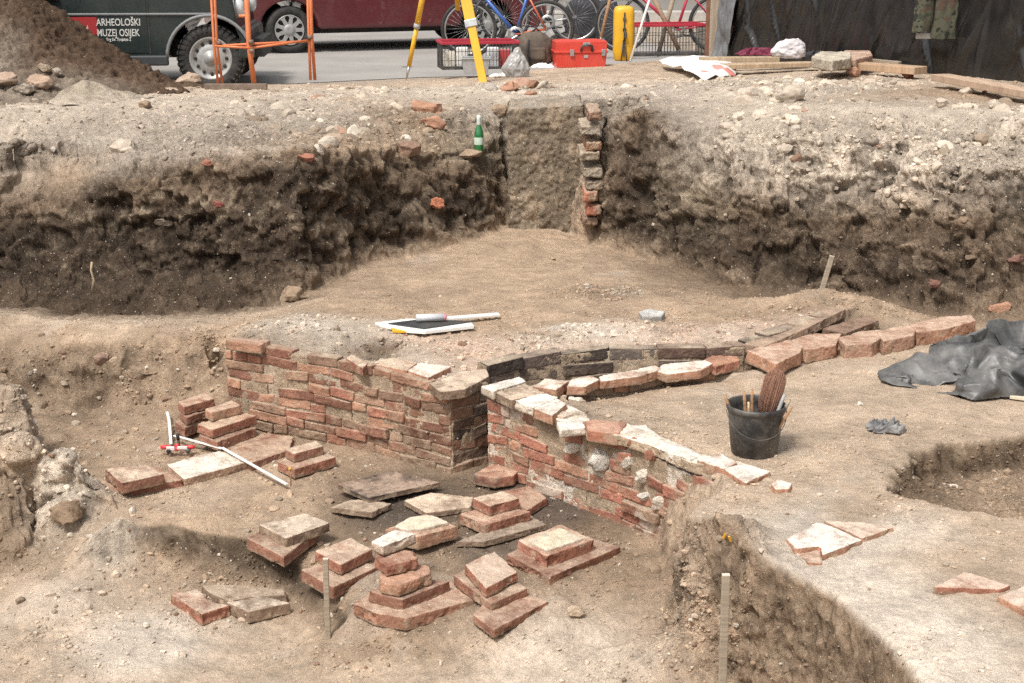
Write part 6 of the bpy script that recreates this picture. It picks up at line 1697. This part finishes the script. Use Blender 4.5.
mb = MB(); mb.bar((-.005, -.104, .05), (-.005, -.104, .52), .014, .012, up=(0, 1, 0)); mb.build("zip_seam", darkT, yc)
mb = MB(); mb.tube([(-.005, -.112, .33), (.012, -.145, .28), (-.005, -.112, .22)], .012, 8); mb.build("handle", M['blackplastic'], yc)
for z in (.45, .34, .21):
    mb = MB(); mb.box((-.005, -.11, z), (.035, .018, .035)); mb.build("buckle", M['blackplastic'], yc, bevel=.004)
mb = MB()
for s in (-1, 1): mb.tube([(s * .03 - .005, -.108, .0), (s * .012 - .005, -.112, .2)], .006, 6)
mb.build("strap", darkT, yc)
# poles
def pole(pa, Ya, pb, Yb_, r, mat, label, cat, name, parts="shaft"):
    a, b = Vector(PY(*pa, Ya)), Vector(PY(*pb, Yb_))
    o = thing(name, label, cat, a); d = b - a
    mb = MB(); mb.tube([d * 0, d], r, 10); mb.build(parts, mat, o)
    mb = MB(); mb.tube([d * 0, d * -.02], [r * .9, r * .3], 10); mb.build("tip", M['steel'], o)
    return o
pole((630.5, 60), 15.6, (662, -40), 15.9, .014, M['white'], "white ranging pole leaning right of the yellow case", "pole", "ranging_pole")
pole((601, 38), 16.9, (619, -40), 17.2, .02, M['handle'], "brown wooden shaft leaning left of the yellow case", "pole", "wooden_pole")
pole((679, 50), 17.0, (640, -30), 17.3, .026, wood("brown_pole", (.34, .21, .13)), "wooden pole leaning left, front one of the crossed pair behind the wire crate", "pole", "wooden_pole")
pole((658, 55), 17.1, (681, -30), 17.2, .026, wood("grey_pole", (.36, .28, .2)), "wooden pole leaning right, rear one of the crossed pair behind the wire crate", "pole", "wooden_pole")
cr2, _ = crate(((632, 57), (705, 55)), 16.6, .4, .34, "black wire crate with red rim behind the crossed wooden poles")
# ---- black sheet fence
post = thing("fence_post", "weathered wooden post at the left end of the black plastic fence", "post", P(714, 55, 0))
mb = MB(); mb.box((0, 0, .55), (.13, .10, 1.5)); mb.build("post", wood("old_post", (.36, .29, .22), .4, (30, 30, 3)), post, bevel=.008)
mb = MB(); mb.box((-.085, -.01, .55), (.04, .05, 1.5)); mb.build("angle_iron", plain("rust", (.20, .09, .055), .8, .35, 14), post, bevel=.004)
fa, fb = Vector(P(721, 55, .03)), Vector(P(1130, 97, .12))
fence = thing("sheet_fence", "wall of wrinkled black plastic sheeting along the right side of the street", "fence", fa, math.atan2(fb.y - fa.y, fb.x - fa.x))
Lf = (fb - fa).xy.length
nu, nv_ = 260, 90
U, W = np.meshgrid(np.linspace(0, Lf, nu), np.linspace(-.12, 1.9, nv_))
p = np.stack([U.ravel(), np.zeros(U.size), W.ravel()], 1)
def fold(x0, z0, sl, wdt, am, ln):
    xx = p[:, 0] - x0 - (p[:, 2] - z0) * sl
    return am * np.exp(-(xx / wdt) ** 2) * np.exp(-((p[:, 2] - z0) / ln) ** 2)
y = .05 * fbm(p * (1, 1, .25), 1.4, 3, seed=5) + .014 * (1 - np.abs(fbm(p * (1, 1, .3) + p[:, [2, 2, 2]] * (-.35, 0, 0), 3.2, 3, seed=8)) * 2.2)
rgf = random.Random(4)
for k in range(34):
    y = y - fold(rgf.uniform(0, Lf), rgf.uniform(.1, .7), rgf.choice((-.5, .45, .55, .7, .3, .15)) * rgf.uniform(.6, 1.3), rgf.uniform(.012, .032), rgf.uniform(.025, .06), rgf.uniform(.18, .45))
p[:, 1] = y
i = np.arange(nu * nv_).reshape(nv_, nu)
a, b, c, d = i[:-1, :-1].ravel(), i[:-1, 1:].ravel(), i[1:, 1:].ravel(), i[1:, :-1].ravel()
T = np.concatenate([np.stack([a, b, c], 1), np.stack([a, c, d], 1)])
M['foil'] = plain("black_foil", (.014, .0135, .013), .24, .25, 2.2, spec=.6, dirt=.3, dirtcol=(.07, .062, .056))
fo = link("sheeting", tri_mesh("sheeting", p, T), M['foil'], fence); fo.modifiers.new("thickness", 'SOLIDIFY').thickness = .003
mb = MB()
for x in np.linspace(.0, Lf, 5): mb.box((x, .16, .8), (.08, .08, 2.2))
mb.build("fence_frame", M['wood'], fence)
# loose end of the sheet beside the post; its lit fold is painted grey
ns = 40
Uq, Wq = np.meshgrid(np.linspace(0, .30, ns), np.linspace(-.03, .75, ns))
pq = np.stack([Uq.ravel() + .10 * Wq.ravel(), -.08 - .10 * np.abs(fbm(np.stack([Uq.ravel(), Wq.ravel() * .3, 0 * Uq.ravel()], 1), 9, 3, seed=12)), Wq.ravel()], 1)
i = np.arange(ns * ns).reshape(ns, ns)
T = np.concatenate([np.stack([i[:-1, :-1].ravel(), i[:-1, 1:].ravel(), i[1:, 1:].ravel()], 1), np.stack([i[:-1, :-1].ravel(), i[1:, 1:].ravel(), i[1:, :-1].ravel()], 1)])
fo = link("loose_flap", tri_mesh("loose_flap", pq, T), plain("lit_foil", (.16, .165, .17), .35, .3, 5, spec=.5), fence); fo.modifiers.new("thickness", 'SOLIDIFY').thickness = .003
# ---- camouflage trousers
cm_, cn, cb_ = mat_new("camouflage")
g_ = N(cn, "ShaderNodeTexCoord"); nz = N(cn, "ShaderNodeTexNoise", Scale=15.0, Detail=3.0, Distortion=.8); cn.links.new(g_.outputs["Object"], nz.inputs["Vector"])
nz2 = N(cn, "ShaderNodeTexNoise", Scale=14.0, Detail=2.0); mpn = N(cn, "ShaderNodeMapping"); mpn.inputs["Location"].default_value = (5, 3, 1); cn.links.new(g_.outputs["Object"], mpn.inputs[0]); cn.links.new(mpn.outputs[0], nz2.inputs["Vector"])
r1 = cn.nodes.new("ShaderNodeValToRGB"); r1.color_ramp.interpolation = 'CONSTANT'
for e, (ps_, cc_) in zip([r1.color_ramp.elements[0], r1.color_ramp.elements[1], r1.color_ramp.elements.new(.58)], ((0, (.085, .084, .055)), (.47, (.165, .135, .092)), (.58, (.045, .05, .032)))): e.position = ps_; e.color = (*cc_, 1)
cn.links.new(nz.outputs[0], r1.inputs[0])
c_ = mixc(cn, ramp(cn, nz2.outputs[0], [(.57, 0), (.575, 1)]), r1.outputs[0], (.085, .055, .038)); c_ = mixc(cn, ramp(cn, nz2.outputs[0], [(.38, 1), (.385, 0)]), c_, (.02, .02, .016))
cn.links.new(c_, cb_.inputs["Base Color"]); cb_.inputs["Roughness"].default_value = .95
trp = thing("trousers", "camouflage trousers hanging on the black sheet fence", "trousers", PY(933, 36, 12.95))
def leg_mesh(x0, x1, z0, z1, seed):
    n, m = 30, 22
    vs = []
    for j in range(m):
        t = j / (m - 1); z = z0 + (z1 - z0) * t
        for k in range(n):
            a_ = 2 * math.pi * k / n
            cx__ = (x0 + x1) / 2 + .02 * (t - .3); wx_ = abs(x1 - x0) / 2 * (1.06 - .14 * t)
            vs.append((cx__ + wx_ * math.cos(a_), .05 * math.sin(a_) * (1 + .3 * t), z))
    v = np.array(vs)
    v[:, 1] += .05 * fbm(v * (1, 1, .6), 9, 3, seed=seed); v[:, 0] += .022 * fbm(v, 7, 2, seed=seed + 1); v[:, 2] += .03 * fbm(v * (1, 1, .3), 6, 2, seed=seed + 2)
    fs = [[j * n + k, j * n + (k + 1) % n, (j + 1) * n + (k + 1) % n, (j + 1) * n + k] for j in range(m - 1) for k in range(n)]
    mb = MB(); mb.add([tuple(q) for q in v], fs, True); return mb
sc2 = 13.2 / F
leg_mesh(-20 * sc2, -2 * sc2, .05, 1.0, 3).build("trouser_leg", cm_, trp)
leg_mesh(-1 * sc2, 21 * sc2, -.02, 1.0, 7).build("trouser_leg", cm_, trp)
mb = MB(); mb.box((-8 * sc2, .02, .0), (16 * sc2, .01, .05)); mb.build("lining", plain("lining", (.45, .43, .39), .9, .1), trp, bevel=.004)
# ---- planks and things along the fence
def plank(pa, pb, z, wd, th, label, mat=None, za=None):
    a, b = Vector(P(*pa, z)), Vector(P(*pb, za if za is not None else z))
    o = thing("plank", label, "plank", (a + b) / 2, 0, "planks along the black fence"); h = (b - a) / 2
    mb = MB(); mb.bar(-h, h, wd, th); mb.build("board", mat or M['wood_y'], o, bevel=.004); return o
plank((700, 59.5), (778, 59), .16, .14, .045, "short upper plank at the left end of the fence, beside the white sack", wood("tan_plank", (.42, .31, .2), .3, (40, 3, 3)))
plank((715, 66.5), (853, 63), .14, .16, .04, "long low plank lying under the cement brick on the right rim")
plank((848, 65), (921, 70.5), .20, .20, .06, "thick reddish plank lying beneath the hanging trousers", wood("reddish_plank", (.45, .30, .19), .25, (40, 3, 3)))
plank((940, 77), (1060, 99), .23, .16, .05, "plank sloping down to the right edge below the black fence", wood("rosy_plank", (.47, .33, .23), .2, (40, 3, 3)))
plank((845, 58), (900, 63), .18, .05, .03, "thin grey lath lying against the fence behind the thick plank", M['wood'])
o = slab("brick", [(811, 57), (820, 51), (851, 51.5), (850, 58), (832, 61)], .30, .09, (.42, .36, .28), (.50, .44, .35), "pale cement brick lying on the long plank by the fence", "brick", "fragments by the fence", L=.02, amp=.006)
o = slab("brick", [(838, 58), (845, 50), (870, 50.5), (873, 55), (856, 59.5)], .27, .07, (.40, .26, .19), (.48, .34, .26), "pinkish flat brick beside the pale cement brick on the plank", "brick", "fragments by the fence", L=.02, amp=.005)
tag(lump(854, 72, P(854, 72, .16)[1], .055, ORG, None, "brick_fragment", 951, (1, .8, .8)), "small orange brick bit between the long plank and the thick one", "brick fragment", "fragments by the fence")
tag(lump(908, 74, P(908, 74, .16)[1], .05, RED, None, "brick_fragment", 953, (1, .8, .8)), "red brick bit under the right end of the thick plank", "brick fragment", "fragments by the fence")
soft_bag(789, 58, .17, .13, (1.25, .7, .85), plain("white_bag", (.60, .56, .56), .35, .3, 9, spec=.5), "white plastic bag tied up on the plank by the fence", 61, .35)
crumple("plastic_bag", 757, 55, .15, .20, .12, .10, plain("magenta_cloth", (.16, .018, .045), .6, .3, 9), "magenta plastic cloth lying at the foot of the black fence", "cloth", 63)
crumple("plastic_bag", 812, 58, .15, .16, .10, .10, M['cloth_dark'], "black plastic bag end between the white bag and the cement brick", "bag", 65)
# ---- white sack over the edge
sk = [(658, 62), (672, 57), (700, 56), (722, 58), (738, 66), (736, 77), (722, 79), (716, 76), (705, 82), (695, 76), (680, 67), (664, 66)]
zs = [.04, .12, .14, .15, .12, .06, .05, .10, .06, .10, .10, .05]
ps = [P(x, y, z) for (x, y), z in zip(sk, zs)]
inn_ = [(690, 62, .15), (712, 66, .16), (722, 66, .16), (700, 70, .13), (712, 74, .09), (730, 72, .12)]
allp = ps + [P(*q) for q in inn_]
rr = delaunay_2d_cdt([Vector(q[:2]) for q in allp], [(i, (i + 1) % len(ps)) for i in range(len(ps))], [], 1, 1e-5)
v = np.array([allp[o_[0]] if o_ else (*q, .1) for q, o_ in zip(rr[0], rr[3])]); T = np.array([f for f in rr[2] if len(f) == 3])
v, _, T = refine(v, np.zeros((len(v), 1)), T, .035, 8)
v = smooth(v, T, 2, .5); v[:, 2] += .016 * (1 - np.abs(fbm(v, 3.5, 2, seed=4)) * 2)
sm_, sn_, sb_ = mat_new("printed_sack")
g_ = N(sn_, "ShaderNodeTexCoord"); n_ = N(sn_, "ShaderNodeTexNoise", Scale=4.2, Detail=1.5); sn_.links.new(g_.outputs["Object"], n_.inputs["Vector"])
sn_.links.new(mixc(sn_, ramp(sn_, n_.outputs[0], [(.63, 0), (.66, .8)]), (.74, .73, .70), (.62, .12, .08)), sb_.inputs["Base Color"]); sb_.inputs["Roughness"].default_value = .6
base = np.array((v[:, 0].mean(), v[:, 1].mean(), .05))
o = link("paper_sack", tri_mesh("paper_sack", v - base, T), sm_, None, base); o.modifiers.new("thickness", 'SOLIDIFY').thickness = .006
tag(o, "white paper sack with red print hanging over the rim of the dig", "sack")
hz_ = [PY(975, 84, 12.45), PY(990, 87, 12.3), PY(1010, 91, 12.1), PY(1040, 95, 11.9)]
mb = MB(); mb.tube([Vector(q) - Vector(hz_[0]) for q in hz_], .03, 10); tag(mb.build("hose", M['blackplastic'], None, hz_[0]), "black hose lying under the sloping plank at the right edge", "hose")

# ---- far side of the street: a dull house wall closing the view
hw = thing("house_wall", "dull grey-brown house wall across the street behind the bicycles", "building", (0, 31.5, -.1))
mb = MB(); mb.box((0, .2, 3.2), (110, .4, 6.4)); mb.build("wall_face", plain("render_plaster", (.13, .115, .10), .9, .25, .6, dirt=.4, dirtcol=(.08, .07, .06)), hw)
mb = MB(); mb.box((0, -.04, .35), (110, .08, .7)); mb.build("plinth", plain("plinth", (.07, .065, .06), .9, .2, 2), hw)
for k in range(-8, 9):
    mb = MB(); mb.box((k * 4.2, -.01, 2.6), (1.3, .06, 1.7)); wn = mb.build("window", M['white'], hw)
    mb = MB(); mb.box((k * 4.2, -.045, 2.6), (1.1, .01, 1.5)); mb.build("pane", M['carglass'], wn)
hw["kind"] = "thing"
